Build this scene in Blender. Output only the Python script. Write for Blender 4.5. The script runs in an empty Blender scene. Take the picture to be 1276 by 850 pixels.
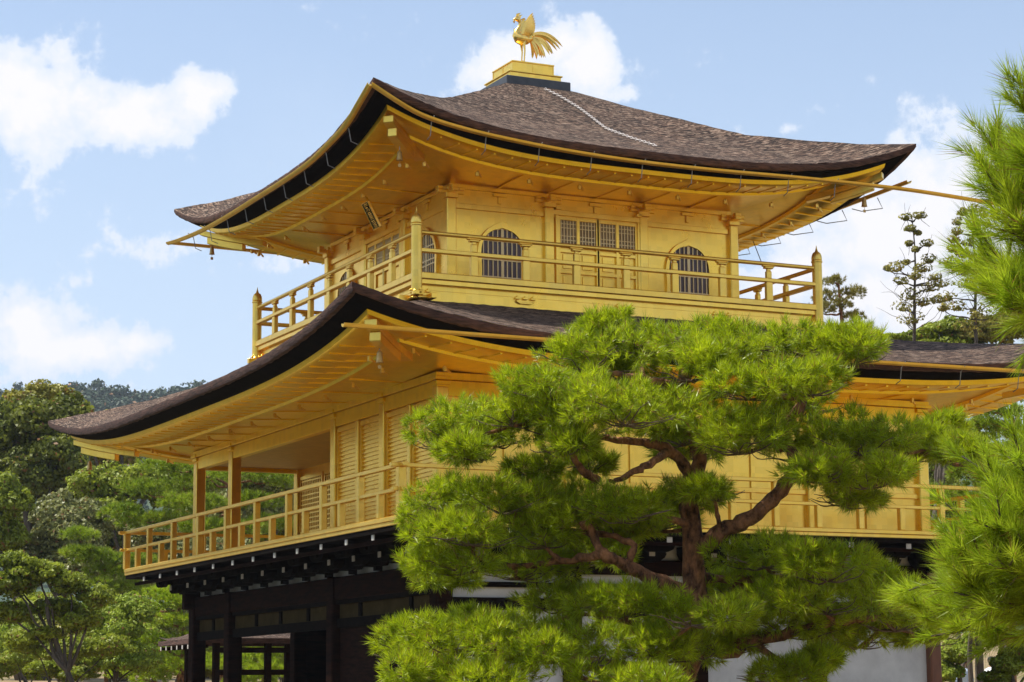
import bpy, math, random
import numpy as np
from mathutils import Vector, Matrix, noise as mnoise

# ------------------------------------------------------------------ camera, world, sun, exposure
scene = bpy.context.scene
COL = scene.collection
R_ = math.radians
CAMP = np.array([-13.7329, -30.7097, 1.6]); FPX = 2756.81
_y, _t, _r = R_(25.976), R_(9.2042), R_(-0.4731)
FW = np.array([math.sin(_y)*math.cos(_t), math.cos(_y)*math.cos(_t), math.sin(_t)])
_RR = np.array([math.cos(_y), -math.sin(_y), 0.0]); _UU = np.cross(_RR, FW)
RT = _RR*math.cos(_r)+_UU*math.sin(_r); UP = -_RR*math.sin(_r)+_UU*math.cos(_r)
cam_d = bpy.data.cameras.new('camera'); cam = bpy.data.objects.new('camera', cam_d); COL.objects.link(cam)
cam_d.sensor_width = 36; cam_d.lens = 36*FPX/1276; cam_d.clip_end = 5000; cam_d.clip_start = 0.5
cam.matrix_world = Matrix(((RT[0], UP[0], -FW[0], CAMP[0]), (RT[1], UP[1], -FW[1], CAMP[1]), (RT[2], UP[2], -FW[2], CAMP[2]), (0, 0, 0, 1)))
scene.camera = cam
def ray(px, py):
    return FW + RT*(px-638)/FPX - UP*(py-425)/FPX
def at(px, py, d):
    "world point seen at a picture position, d metres deep"
    return CAMP + ray(px, py)*d
def azel(px, py):
    v = ray(px, py); v = v/np.linalg.norm(v)
    return math.atan2(v[0], v[1]), math.asin(v[2])

SUN_EL, SUN_AZ = 60.0, -60.0            # azimuth clockwise from +Y
sd = Vector((math.sin(R_(SUN_AZ))*math.cos(R_(SUN_EL)), math.cos(R_(SUN_AZ))*math.cos(R_(SUN_EL)), math.sin(R_(SUN_EL))))
sun_d = bpy.data.lights.new('sun', 'SUN'); sun_d.energy = 4.6; sun_d.angle = R_(0.6); sun_d.color = (1, .95, .86)
sun = bpy.data.objects.new('sun', sun_d); COL.objects.link(sun)
sun.rotation_euler = sd.to_track_quat('Z', 'Y').to_euler()

world = bpy.data.worlds.new('World'); scene.world = world; world.use_nodes = True
wt = world.node_tree; wt.nodes.clear(); WL = wt.links
def wn(t, **k):
    n = wt.nodes.new(t)
    for a, b in k.items(): setattr(n, a, b)
    return n
def wm(op, a, b=None, c=None):
    n = wn('ShaderNodeMath', operation=op)
    for i, v in enumerate((a, b, c)):
        if v is None: continue
        if isinstance(v, (int, float)): n.inputs[i].default_value = v
        else: WL.new(v, n.inputs[i])
    return n.outputs[0]
sky = wn('ShaderNodeTexSky', sky_type='NISHITA', sun_disc=False)
sky.sun_elevation = R_(SUN_EL); sky.sun_rotation = R_(SUN_AZ); sky.air_density = 1.0; sky.dust_density = 1.0; sky.ozone_density = 1.6
tc = wn('ShaderNodeTexCoord'); sx = wn('ShaderNodeSeparateXYZ'); WL.new(tc.outputs['Generated'], sx.inputs[0])
az = wm('ARCTAN2', sx.outputs[0], sx.outputs[1]); el = wm('ARCSINE', sx.outputs[2])
nz = wn('ShaderNodeTexNoise'); nz.inputs['Scale'].default_value = 42; nz.inputs['Detail'].default_value = 12; nz.inputs['Roughness'].default_value = .62
WL.new(tc.outputs['Generated'], nz.inputs['Vector'])
nz2 = wn('ShaderNodeTexNoise'); nz2.inputs['Scale'].default_value = 3.2; nz2.inputs['Detail'].default_value = 7; nz2.inputs['Roughness'].default_value = .55
WL.new(tc.outputs['Generated'], nz2.inputs['Vector'])
BL = [(60,125,75,62,1),(140,140,85,45,1),(242,112,38,34,1),(15,105,60,55,1),(190,125,60,32,.9),(55,70,45,25,.9),
      (30,415,75,50,1),(100,432,85,28,1),(165,428,36,16,.9),(100,354,20,11,.45),
      (640,90,72,45,1),(728,80,48,46,1),(600,98,30,25,.8),(778,118,22,14,.8),(690,60,60,25,1),
      (1180,250,95,90,1.1),(1100,295,120,66,1.1),(1150,370,170,75,1),(1010,345,70,45,.9),(1245,330,100,120,1),(960,365,50,35,.8),
      (1082,100,22,18,.52),(1025,136,14,9,.36),(990,160,16,8,.36),(240,315,90,22,.42),(350,330,80,20,.38),(60,250,120,30,.36)]
acc = None
for cx, cy, rx, ry, st in BL:
    a, e = azel(cx, cy)
    u = wm('MULTIPLY', wm('SUBTRACT', az, a), FPX*math.cos(e)/rx); v = wm('MULTIPLY', wm('SUBTRACT', el, e), FPX/ry)
    d2 = wm('MULTIPLY_ADD', u, u, wm('MULTIPLY', v, v))
    g = wm('MULTIPLY', wm('EXPONENT', wm('MULTIPLY', d2, -0.75)), st)
    acc = g if acc is None else wm('MAXIMUM', acc, g)
for k in range(16):      # further clouds round the rest of the sky
    random.seed(k+5); a = R_(25.9) + R_(random.uniform(28, 332)); e = R_(random.uniform(8, 55)); s = random.uniform(5, 12)
    u = wm('MULTIPLY', wm('SUBTRACT', az, (a+math.pi) % (2*math.pi)-math.pi), math.cos(e)/R_(s*1.7)); v = wm('MULTIPLY', wm('SUBTRACT', el, e), 1/R_(s*.6))
    acc = wm('MAXIMUM', acc, wm('EXPONENT', wm('MULTIPLY', wm('MULTIPLY_ADD', u, u, wm('MULTIPLY', v, v)), -0.75)))
dens = wm('ADD', acc, wm('MULTIPLY', wm('SUBTRACT', nz.outputs[0], .5), 2.3))
mr = wn('ShaderNodeMapRange', interpolation_type='SMOOTHSTEP'); mr.inputs[1].default_value = .28; mr.inputs[2].default_value = .74
WL.new(dens, mr.inputs[0])
haze_band = wn('ShaderNodeMapRange', interpolation_type='SMOOTHSTEP'); haze_band.inputs[1].default_value = R_(24); haze_band.inputs[2].default_value = R_(2)
haze_band.inputs[3].default_value = 0; haze_band.inputs[4].default_value = .55; WL.new(el, haze_band.inputs[0])
wisp = wm('MULTIPLY', wm('SUBTRACT', nz2.outputs[0], .36), 1.0)
wisp_c = wn('ShaderNodeClamp'); WL.new(wisp, wisp_c.inputs[0]); wisp_c.inputs['Max'].default_value = .5; wisp_c.inputs['Min'].default_value = .20
fac = wm('MINIMUM', wm('ADD', wm('ADD', wm('MULTIPLY', mr.outputs[0], .93), haze_band.outputs[0]), wisp_c.outputs[0]), 1.0)
bg1 = wn('ShaderNodeBackground'); bg1.inputs[1].default_value = .125; WL.new(sky.outputs[0], bg1.inputs[0])
cr = wn('ShaderNodeValToRGB'); cr.color_ramp.elements[0].position = .3; cr.color_ramp.elements[0].color = (.50, .59, .73, 1)
cr.color_ramp.elements[1].position = 1.1; cr.color_ramp.elements[1].color = (.72, .71, .73, 1)
WL.new(dens, cr.inputs[0])
bg2 = wn('ShaderNodeBackground'); bg2.inputs[1].default_value = 1.0; WL.new(cr.outputs[0], bg2.inputs[0])
mx = wn('ShaderNodeMixShader'); WL.new(fac, mx.inputs[0]); WL.new(bg1.outputs[0], mx.inputs[1]); WL.new(bg2.outputs[0], mx.inputs[2])
wo = wn('ShaderNodeOutputWorld'); WL.new(mx.outputs[0], wo.inputs[0])

scene.view_settings.view_transform = 'Standard'; scene.view_settings.look = 'None'
scene.view_settings.exposure = 0.5; scene.view_settings.gamma = 1; scene.view_settings.use_curve_mapping = False
scene.render.engine = 'CYCLES'
scene.cycles.max_bounces = 8; scene.cycles.diffuse_bounces = 4; scene.cycles.glossy_bounces = 5; scene.cycles.transparent_max_bounces = 8
scene.cycles.sample_clamp_indirect = 6

# ------------------------------------------------------------------ materials
def material(name, base, rough=.6, metal=0., var=None, vscale=3., vstretch=(1,1,1), bump=0., bscale=20., detail=5, rvar=0., transl=0., spec=None, coat=0.):
    m = bpy.data.materials.new(name); m.use_nodes = True; t = m.node_tree; N = t.nodes; L = t.links
    p = N['Principled BSDF']; p.inputs['Roughness'].default_value = rough; p.inputs['Metallic'].default_value = metal
    p.inputs['Base Color'].default_value = (*base, 1)
    if spec is not None: p.inputs['Specular IOR Level'].default_value = spec
    if coat: p.inputs['Coat Weight'].default_value = coat
    c = N.new('ShaderNodeTexCoord'); mp = N.new('ShaderNodeMapping'); mp.inputs['Scale'].default_value = vstretch; L.new(c.outputs['Object'], mp.inputs[0])
    if var:
        n = N.new('ShaderNodeTexNoise'); n.inputs['Scale'].default_value = vscale; n.inputs['Detail'].default_value = detail; n.inputs['Roughness'].default_value = .65
        L.new(mp.outputs[0], n.inputs['Vector'])
        r = N.new('ShaderNodeValToRGB'); r.color_ramp.elements[0].position = .34; r.color_ramp.elements[1].position = .66
        r.color_ramp.elements[0].color = (*base, 1); r.color_ramp.elements[1].color = (*var, 1)
        L.new(n.outputs[0], r.inputs[0]); L.new(r.outputs[0], p.inputs['Base Color'])
        if rvar:
            q = N.new('ShaderNodeMapRange'); q.inputs[3].default_value = rough-rvar; q.inputs[4].default_value = rough+rvar
            L.new(n.outputs[0], q.inputs[0]); L.new(q.outputs[0], p.inputs['Roughness'])
    if bump:
        n = N.new('ShaderNodeTexNoise'); n.inputs['Scale'].default_value = bscale; n.inputs['Detail'].default_value = 4
        L.new(mp.outputs[0], n.inputs['Vector'])
        b = N.new('ShaderNodeBump'); b.inputs['Strength'].default_value = 1; b.inputs['Distance'].default_value = bump
        L.new(n.outputs[0], b.inputs['Height']); L.new(b.outputs[0], p.inputs['Normal'])
    if transl:
        o = N['Material Output']; tr = N.new('ShaderNodeBsdfTranslucent'); ms = N.new('ShaderNodeMixShader'); ms.inputs[0].default_value = transl
        tr.inputs[0].default_value = (*base, 1)
        if var: L.new(r.outputs[0], tr.inputs[0])
        L.new(p.outputs[0], ms.inputs[1]); L.new(tr.outputs[0], ms.inputs[2]); L.new(ms.outputs[0], o.inputs[0])
    return m
M = {}
def gold_material(name, base, var, rough, metal):
    m = material(name, base, rough, metal, var=var, vscale=2.2, bump=.0012, bscale=9, rvar=.08)
    N = m.node_tree.nodes; L = m.node_tree.links; p = N['Principled BSDF']
    # faint grid of leaf squares
    c = N.new('ShaderNodeTexCoord'); ramp = [n for n in N if n.type == 'VALTORGB'][0]
    mp = N.new('ShaderNodeMapping'); mp.inputs['Scale'].default_value = (9, 9, 9); L.new(c.outputs['Object'], mp.inputs[0])
    v = N.new('ShaderNodeVectorMath'); v.operation = 'FLOOR'; L.new(mp.outputs[0], v.inputs[0])
    w = N.new('ShaderNodeTexWhiteNoise'); L.new(v.outputs[0], w.inputs[0])
    mr_ = N.new('ShaderNodeMapRange'); mr_.inputs[3].default_value = .925; mr_.inputs[4].default_value = 1.03; L.new(w.outputs[0], mr_.inputs[0])
    mu = N.new('ShaderNodeVectorMath'); mu.operation = 'SCALE'; L.new(ramp.outputs[0], mu.inputs[0]); L.new(mr_.outputs[0], mu.inputs['Scale'])
    L.new(mu.outputs[0], p.inputs['Base Color'])
    return m
M['gold'] = gold_material('gold_leaf', (.97, .62, .095), (.99, .68, .14), .30, .92)
M['gold_bounce'] = gold_material('gold_leaf_bounce_tint', (.98, .64, .035), (.99, .69, .055), .33, .93)  # same gold leaf; deeper orange of bounced light under eaves put into colour
M['gold_bright'] = material('polished_gilding', (.95, .60, .13), .24, 1.0, var=(.98, .66, .2), vscale=8, bump=.002, bscale=30)
M['gold_rail'] = gold_material('weathered_gilded_rail', (.94, .61, .10), (.96, .66, .15), .36, .86)
M['lattice'] = material('pale_gilded_lattice', (.85, .66, .33), .45, .35, var=(.9, .74, .42), vscale=5)
M['doorpane'] = material('dull_gilded_pane', (.34, .24, .13), .55, .2, var=(.42, .31, .18), vscale=4)
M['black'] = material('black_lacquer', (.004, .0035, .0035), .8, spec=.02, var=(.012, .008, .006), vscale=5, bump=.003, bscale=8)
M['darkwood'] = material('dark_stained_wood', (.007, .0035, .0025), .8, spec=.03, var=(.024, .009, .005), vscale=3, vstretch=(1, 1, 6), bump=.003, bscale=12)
M['sunlit_wood'] = material('sunlit_post_wood', (.13, .045, .02), .6, var=(.2, .07, .03), vscale=4, vstretch=(4, 4, .6), bump=.003, bscale=20)  # corner post only: sunlit brown put into the timber's colour
M['plaster'] = material('white_plaster', (.52, .50, .48), .85, var=(.66, .64, .61), vscale=1.8, bump=.002, bscale=10)
M['whitecap'] = material('white_painted_beam_end', (.6, .57, .52), .6, var=(.42, .38, .33), vscale=6)
M['bellpane'] = material('grey_purple_pane', (.13, .11, .14), .6, var=(.19, .16, .20), vscale=2)  # grey-purple panes of the bell windows
M['edge'] = material('bark_roof_edge', (.025, .010, .007), .9, var=(.12, .055, .038), vscale=5, vstretch=(1, 1, 7), bump=.02, bscale=9)
M['steel'] = material('weathered_metal', (.25, .25, .26), .5, .6, var=(.4, .4, .4), vscale=20)
M['chainm'] = material('pale_galvanised_chain', (.42, .38, .35), .55, .3, var=(.62, .57, .54), vscale=20)
M['bronze'] = material('bronze_bell', (.42, .23, .06), .4, .7, var=(.6, .4, .15), vscale=12)
M['greybox'] = material('dark_slate_box', (.035, .04, .05), .5, var=(.06, .065, .075), vscale=6)
M['brownpanel'] = material('dull_brown_panel', (.04, .028, .01), .9, spec=.02, var=(.065, .045, .018), vscale=3)  # dull dark brown for the transom panels
M['ceiling'] = gold_material('gilded_ceiling', (.62, .42, .14), (.70, .50, .18), .5, .6)

def shingle_material():
    m = bpy.data.materials.new('cypress_bark_shingle'); m.use_nodes = True; N = m.node_tree.nodes; L = m.node_tree.links; p = N['Principled BSDF']
    p.inputs['Roughness'].default_value = .9; p.inputs['Specular IOR Level'].default_value = .3
    uv = N.new('ShaderNodeUVMap'); uv.uv_map = 'uv'
    def nz_(scale, sx_, sy_, det=3, rough=.6):
        mp = N.new('ShaderNodeMapping'); mp.inputs['Scale'].default_value = (sx_, sy_, 1); L.new(uv.outputs[0], mp.inputs[0])
        n = N.new('ShaderNodeTexNoise'); n.inputs['Scale'].default_value = scale; n.inputs['Detail'].default_value = det; n.inputs['Roughness'].default_value = rough
        L.new(mp.outputs[0], n.inputs['Vector']); return n.outputs[0]
    a = nz_(1, 12, 42, 5, .8); b = nz_(1, .9, 1.6, 5); 
    mp = N.new('ShaderNodeMapping'); mp.inputs['Scale'].default_value = (9, 48, 1); L.new(uv.outputs[0], mp.inputs[0])
    vo = N.new('ShaderNodeTexVoronoi'); vo.inputs['Scale'].default_value = 1; L.new(mp.outputs[0], vo.inputs['Vector'])
    sep = N.new('ShaderNodeSeparateColor'); L.new(vo.outputs['Color'], sep.inputs[0])
    mix = N.new('ShaderNodeMath'); mix.operation = 'MULTIPLY_ADD'; mix.inputs[1].default_value = .62; L.new(a, mix.inputs[0])
    k = N.new('ShaderNodeMath'); k.operation = 'MULTIPLY'; k.inputs[1].default_value = .38; L.new(sep.outputs[0], k.inputs[0]); L.new(k.outputs[0], mix.inputs[2])
    r = N.new('ShaderNodeValToRGB'); e = r.color_ramp.elements
    e[0].position = .30; e[0].color = (.014, .008, .006, 1); e[1].position = .76; e[1].color = (.52, .40, .30, 1)
    x = e.new(.44); x.color = (.05, .030, .021, 1); x = e.new(.58); x.color = (.17, .105, .072, 1)
    L.new(mix.outputs[0], r.inputs[0])
    r2 = N.new('ShaderNodeValToRGB'); r2.color_ramp.elements[0].position = .35; r2.color_ramp.elements[0].color = (.72, .70, .68, 1); r2.color_ramp.elements[1].position = .65; r2.color_ramp.elements[1].color = (1.12, 1.05, 1.0, 1)
    L.new(b, r2.inputs[0])
    mm = N.new('ShaderNodeMix'); mm.data_type = 'RGBA'; mm.blend_type = 'MULTIPLY'; mm.inputs[0].default_value = 1
    L.new(r.outputs[0], mm.inputs[6]); L.new(r2.outputs[0], mm.inputs[7]); L.new(mm.outputs[2], p.inputs['Base Color'])
    bm_ = N.new('ShaderNodeBump'); bm_.inputs['Distance'].default_value = .05; bm_.inputs['Strength'].default_value = 1; L.new(mix.outputs[0], bm_.inputs['Height']); L.new(bm_.outputs[0], p.inputs['Normal'])
    return m
M['shingle'] = shingle_material()

# ------------------------------------------------------------------ helpers
def V(*a): return Vector(a)
class MB:
    def __init__(s): s.v = []; s.f = []; s.uv = None; s.smooth = False
    def add(s, vs, fs):
        o = len(s.v); s.v += [tuple(v) for v in vs]; s.f += [tuple(o+i for i in f) for f in fs]
    def box(s, c, d, M_=None):
        x, y, z = d[0]/2, d[1]/2, d[2]/2
        vs = [Vector((a*x, b*y, e*z)) for a in (-1, 1) for b in (-1, 1) for e in (-1, 1)]
        if M_ is not None: vs = [M_ @ v for v in vs]
        s.add([v+Vector(c) for v in vs], [(0,1,3,2), (4,6,7,5), (0,4,5,1), (2,3,7,6), (0,2,6,4), (1,5,7,3)]); return s
    def bx(s, x0, x1, y0, y1, z0, z1): return s.box(((x0+x1)/2, (y0+y1)/2, (z0+z1)/2), (abs(x1-x0), abs(y1-y0), abs(z1-z0)))
    def bar(s, p, q, w, h, up=(0, 0, 1)):
        p, q = Vector(p), Vector(q); d = (q-p); L_ = d.length; d.normalize(); u = Vector(up); r = d.cross(u).normalized(); u = r.cross(d)
        m = Matrix((r, d, u)).transposed(); return s.box((p+q)/2, (w, L_, h), m)
    def tube(s, pts, rad, n=8, cap=True, flat=1.0, up=(0, 0, 1)):
        pts = [Vector(p) for p in pts]; k = len(pts)
        if not isinstance(rad, (list, tuple)): rad = [rad]*k
        vs = []; prev = None
        for i, p in enumerate(pts):
            d = (pts[min(i+1, k-1)]-pts[max(i-1, 0)]).normalized()
            if prev is None:
                u = Vector(up); 
                if abs(d.dot(u)) > .95: u = Vector((1, 0, 0))
                r = d.cross(u).normalized()
            else: r = (prev - d*prev.dot(d)).normalized()
            prev = r; u = r.cross(d)
            for j in range(n):
                a = 2*math.pi*j/n; vs.append(p + (r*math.cos(a)*flat+u*math.sin(a))*rad[i])
        fs = [(i*n+j, i*n+(j+1) % n, (i+1)*n+(j+1) % n, (i+1)*n+j) for i in range(k-1) for j in range(n)]
        if cap: fs += [tuple(range(n-1, -1, -1)), tuple((k-1)*n+j for j in range(n))]
        s.add(vs, fs); return s
    def lathe(s, c, prof, n=14, up=True):
        pts = [Vector((c[0], c[1], c[2]+z)) for r, z in prof]; vs = []
        for (r, z), p in zip(prof, pts):
            for j in range(n):
                a = 2*math.pi*j/n; vs.append((p.x+r*math.cos(a), p.y+r*math.sin(a), p.z))
        k = len(prof); fs = [(i*n+j, i*n+(j+1) % n, (i+1)*n+(j+1) % n, (i+1)*n+j) for i in range(k-1) for j in range(n)]
        fs += [tuple(range(n-1, -1, -1)), tuple((k-1)*n+j for j in range(n))]
        s.add(vs, fs); return s
    def prism(s, poly, y0, y1, axis='y'):
        "polygon in (a, z) extruded along the other axis"
        n = len(poly)
        f = (lambda a, z, t: (a, t, z)) if axis == 'y' else (lambda a, z, t: (t, a, z))
        s.add([f(a, z, y0) for a, z in poly]+[f(a, z, y1) for a, z in poly], [tuple(range(n)), tuple(range(2*n-1, n-1, -1))]+[(i, i+n, (i+1) % n+n, (i+1) % n) for i in range(n)]); return s
    def build(s, name, mat, parent=None, bevel=0., smooth=False, world=True):
        me = bpy.data.meshes.new(name); me.from_pydata(s.v, [], s.f); me.materials.append(mat); me.update()
        if s.uv is not None:
            l = me.uv_layers.new(name='uv'); idx = np.empty(len(me.loops), dtype=np.int32); me.loops.foreach_get('vertex_index', idx)
            l.data.foreach_set('uv', np.array(s.uv, dtype=np.float32)[idx].ravel())
        import bmesh
        b = bmesh.new(); b.from_mesh(me); bmesh.ops.recalc_face_normals(b, faces=b.faces); b.to_mesh(me); b.free()
        if smooth:
            for p_ in me.polygons: p_.use_smooth = True
            if smooth != 'all': me.set_sharp_from_angle(angle=R_(40))
        o = bpy.data.objects.new(name, me); COL.objects.link(o)
        if parent is not None:
            o.parent = parent
            if world: o.matrix_parent_inverse = Matrix.Translation(world_loc(parent)).inverted()
        if bevel:
            md = o.modifiers.new('b', 'BEVEL'); md.width = bevel; md.segments = 1; md.limit_method = 'ANGLE'
        return o
def world_loc(o):
    return Vector(o.location) if o.type == 'EMPTY' else Vector((0, 0, 0))
def thing(name, label, cat, loc=(0, 0, 0), group=None):
    o = bpy.data.objects.new(name, None); o.empty_display_size = .2; o.location = loc; COL.objects.link(o)
    o['label'] = label; o['category'] = cat
    if group: o['group'] = group
    return o
def tag(o, label, cat, group=None):
    o['label'] = label; o['category'] = cat
    if group: o['group'] = group
    return o
def np_mesh(name, co, faces, mat, parent=None, parent_loc=(0, 0, 0), mats=None, midx=None):
    "co: (n,3) array, faces: (m,k) array, all faces with k corners"
    me = bpy.data.meshes.new(name); co = np.asarray(co, np.float32)-np.asarray(parent_loc, np.float32); faces = np.asarray(faces, np.int32)
    m, k = faces.shape
    me.vertices.add(len(co)); me.vertices.foreach_set('co', co.ravel())
    me.loops.add(m*k); me.loops.foreach_set('vertex_index', faces.ravel())
    me.polygons.add(m); me.polygons.foreach_set('loop_start', np.arange(0, m*k, k, dtype=np.int32))
    for q in (mats or [mat]): me.materials.append(q)
    if midx is not None: me.polygons.foreach_set('material_index', np.asarray(midx, np.int32))
    me.update(calc_edges=True)
    o = bpy.data.objects.new(name, me); COL.objects.link(o)
    if parent is not None: o.parent = parent
    return o

# ------------------------------------------------------------------ ground, pond
def vdepth(x, y): return (x-CAMP[0])*.438+(y-CAMP[1])*.899
def vside(x, y): return (x-CAMP[0])*.899-(y-CAMP[1])*.438
def sstep(a, b, x):
    t = min(1, max(0, (x-a)/(b-a))); return t*t*(3-2*t)
def ground_h(x, y):
    d = vdepth(x, y); s = vside(x, y)
    h = 0.15*mnoise.noise((x*.12, y*.12, 0))
    # the pond lies to the left of the pavilion
    bank = -2.6+1.2*mnoise.noise((y*.09, 3.1, 0))
    inside = sstep(bank, bank-1.8, x)*sstep(-19, -16, y)
    far = sstep(64+2*mnoise.noise((s*.1, 0, 9)), 69, d)
    inside *= (1-far)*sstep(-75, -65, x)
    h = h*(1-inside)-1.3*inside
    h += 2.3*sstep(64, 76, d)*sstep(12, -4, s) + .9*sstep(47, 56, d)*sstep(8.5, 11.5, s) + 5*sstep(85, 160, d) + .02*max(0, d-160)
    return h
def ground():
    def axis(a, b, s0, far):
        r = list(np.arange(a, b, s0)); st = s0; x = b; 
        while x < far: r.append(x); st *= 1.25; x += st
        x = a; st = s0; l = []
        while x > -far: st *= 1.25; x -= st; l.append(x)
        return np.array(l[::-1]+r)
    xs = axis(-50, 60, 1.2, 1300); ys = axis(-40, 90, 1.2, 1300)
    X, Y = np.meshgrid(xs, ys); n, m_ = X.shape
    Z = np.array([ground_h(a, b) if abs(a) < 700 and abs(b) < 700 else ground_h(max(-700, min(700, a)), max(-700, min(700, b))) for a, b in zip(X.ravel(), Y.ravel())])
    i = np.arange(n*m_).reshape(n, m_)
    F = np.stack([i[:-1, :-1].ravel(), i[:-1, 1:].ravel(), i[1:, 1:].ravel(), i[1:, :-1].ravel()], 1)
    o = np_mesh('ground', np.stack([X.ravel(), Y.ravel(), Z], 1), F, M['ground']); o['kind'] = 'structure'
    for p_ in o.data.polygons: p_.use_smooth = True
M['ground'] = material('earth_and_gravel', (.30, .20, .10), .95, var=(.14, .12, .045), vscale=.5, bump=.03, bscale=6, detail=8)
M['water'] = material('pond_water', (.02, .03, .015), .06, bump=.01, bscale=3)
ground()
w = MB(); w.add([(-72, -18, -.35), (-1, -18, -.35), (-1, 48, -.35), (-72, 48, -.35)], [(0, 1, 2, 3)])
wo_ = w.build('pond_water', M['water']); wo_['kind'] = 'structure'

# ================================================================== THE PAVILION
TX, TY, S3 = 3.798, 4.713, 2.73
W, L2 = 8.95, 11.85
pav = thing('golden_pavilion', 'three-storey gilded wooden pavilion with dark bark roofs beside a pond', 'pavilion', (W/2, L2/2, 0))
def part(mb, name, mat, parent=pav, bevel=0., smooth=False, label=None):
    o = mb.build(name, mat, None, bevel, smooth)
    o.parent = parent
    if parent is pav: o.matrix_parent_inverse = Matrix.Translation(pav.location).inverted()
    if label: o['label'] = label
    return o

# ---- roofs -------------------------------------------------------
ZH = [(0, 12.66), (.62, 12.60), (.91, 12.45), (1.6, 12.09), (2.18, 11.81), (2.94, 11.46), (3.7, 11.25), (4.36, 11.10), (5.06, 11.02)]
def zhip_u(r): return float(np.interp(r, [a for a, b in ZH], [b for a, b in ZH]))
QU = 5.06
EU = dict(rect=(TX-QU, TX+QU, TY-QU, TY+QU), z=10.34, lift=.68, p=3.3)
EL = dict(rect=(-2.45, W+2.45, -2.47, L2+2.60), z=6.78, lift=.60, p=3.7)
INU = (TX-.60, TX+.60, TY-.60, TY+.60); INL = (.06, 7.54, .97, 8.46)
def side_pt(rect, side, s):
    x0, x1, y0, y1 = rect; t = (s+1)/2
    return [(x0+(x1-x0)*t, y0), (x1, y0+(y1-y0)*t), (x1+(x0-x1)*t, y1), (x0, y1+(y0-y1)*t)][side]
def roof_z(E_, s, u):
    lift = E_['lift']*(abs(s)**E_['p'])
    if E_ is EU:
        r = QU+(.6-QU)*u; zh = zhip_u(r); return zh-(E_['lift']-lift)*(1-u)**1.7
    zh = float(np.interp(u, [0, .25, .5, .75, 1], [7.38, 7.43, 7.50, 7.64, 7.87]))
    return zh-(E_['lift']-lift)*(1-u)**1.7
def roof_surface(E_, inner, name):
    mb = MB(); mb.uv = []; ns, nu = 150, 44
    for side in range(4):
        vs = []; 
        for i in range(ns+1):
            s = -1+2*i/ns
            o = side_pt(E_['rect'], side, s); n_ = side_pt(inner, side, s)
            Ls = math.dist(side_pt(E_['rect'], side, -1), side_pt(E_['rect'], side, 1))
            for j in range(nu+1):
                u = j/nu; x = o[0]+(n_[0]-o[0])*u; y = o[1]+(n_[1]-o[1])*u
                z = roof_z(E_, s, u) + .012*mnoise.noise((x*7, y*7, side)) + .012*mnoise.noise((x*1.3, y*1.3, 5))
                if j == 0: z += .012*mnoise.noise((x*11, y*11, 3.3))
                vs.append((x, y, z)); mb.uv.append((s*Ls/2*(1-u*.5), u*4.8+side*7.3))
        k = nu+1
        mb.add(vs, [(i*k+j, (i+1)*k+j, (i+1)*k+j+1, i*k+j+1) for i in range(ns) for j in range(nu)])
    return part(mb, name, M['shingle'], smooth='all')
def battens(mb, E_, d0, d1, z0_, z1_, step, w_, dmax):
    x0, x1, y0, y1 = E_['rect']
    for side in range(4):
        half = (x1-x0)/2 if side in (0, 2) else (y1-y0)/2; n = int(half/step)
        for k in range(-n, n+1):
            a = k*step; P = []
            for d, dz in ((d0, z0_), (d1, z1_)):
                if abs(a) > half-d-.05: break
                s_ = a/(half-d); x, y = side_pt((x0+d, x1-d, y0+d, y1-d), side, s_)
                P.append((x, y, E_['z']+dz+E_['lift']*abs(s_)**E_['p']*max(0., 1-d/dmax)**.8))
            if len(P) == 2: mb.bar(P[0], P[1], w_, .022)
def ring(E_, prof, name, mat, parent, ns=60, dmax=2.3, rough=0., strips=()):
    "band that runs round the eaves: prof = [(inset, z relative to eave)], curve flattens towards the wall"
    mb = MB(); x0, x1, y0, y1 = E_['rect']; k = len(prof)
    for side in range(4):
        vs = []
        for i in range(ns+1):
            s = -1+2*i/ns; lift = E_['lift']*abs(s)**E_['p']
            for j, (d, dz) in enumerate(prof):
                x, y = side_pt((x0+d, x1-d, y0+d, y1-d), side, s)
                z = E_['z']+dz+lift*max(0., 1-d/dmax)**.8
                if rough: z += rough*mnoise.noise((x*6, y*6, j))
                vs.append((x, y, z))
        mb.add(vs, [(i*k+j, (i+1)*k+j, (i+1)*k+j+1, i*k+j+1) for i in range(ns) for j in range(k-1)])
    for st in strips: battens(mb, E_, *st, dmax)
    return part(mb, name, mat, parent, smooth=True)
upper = roof_surface(EU, INU, 'shingle_roof'); upper['label'] = 'upper bark-shingled roof'
lower = roof_surface(EL, INL, 'shingle_roof'); lower['label'] = 'lower bark-shingled roof with upturned corners'
ring(EU, [(0, .0), (.0, -.05), (.03, -.105), (.10, -.11)], 'eave_edge', M['edge'], upper, ns=150, rough=.012)
ring(EU, [(.09, -.105), (.14, -.15), (.22, -.153), (.27, -.19), (.38, -.205), (.41, -.21)], 'eave_fascia', M['black'], upper)
ring(EU, [(.38, -.195), (.40, -.275), (.45, -.295), (.80, -.30), (.81, -.295), (1.06, -.29), (1.08, -.335), (1.15, -.335), (1.17, -.285), (2.36, -.265)], 'soffit', M['gold_bounce'], upper, strips=((.46, 1.04, -.303, -.296, .31, .03), (1.18, 2.3, -.289, -.271, .93, .03)))
ring(EL, [(0, .0), (.0, -.06), (.03, -.12), (.10, -.125)], 'eave_edge', M['edge'], lower, ns=170, rough=.014)
ring(EL, [(.09, -.12), (.15, -.165), (.23, -.168), (.28, -.205), (.38, -.22), (.41, -.225)], 'eave_fascia', M['black'], lower)
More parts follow.
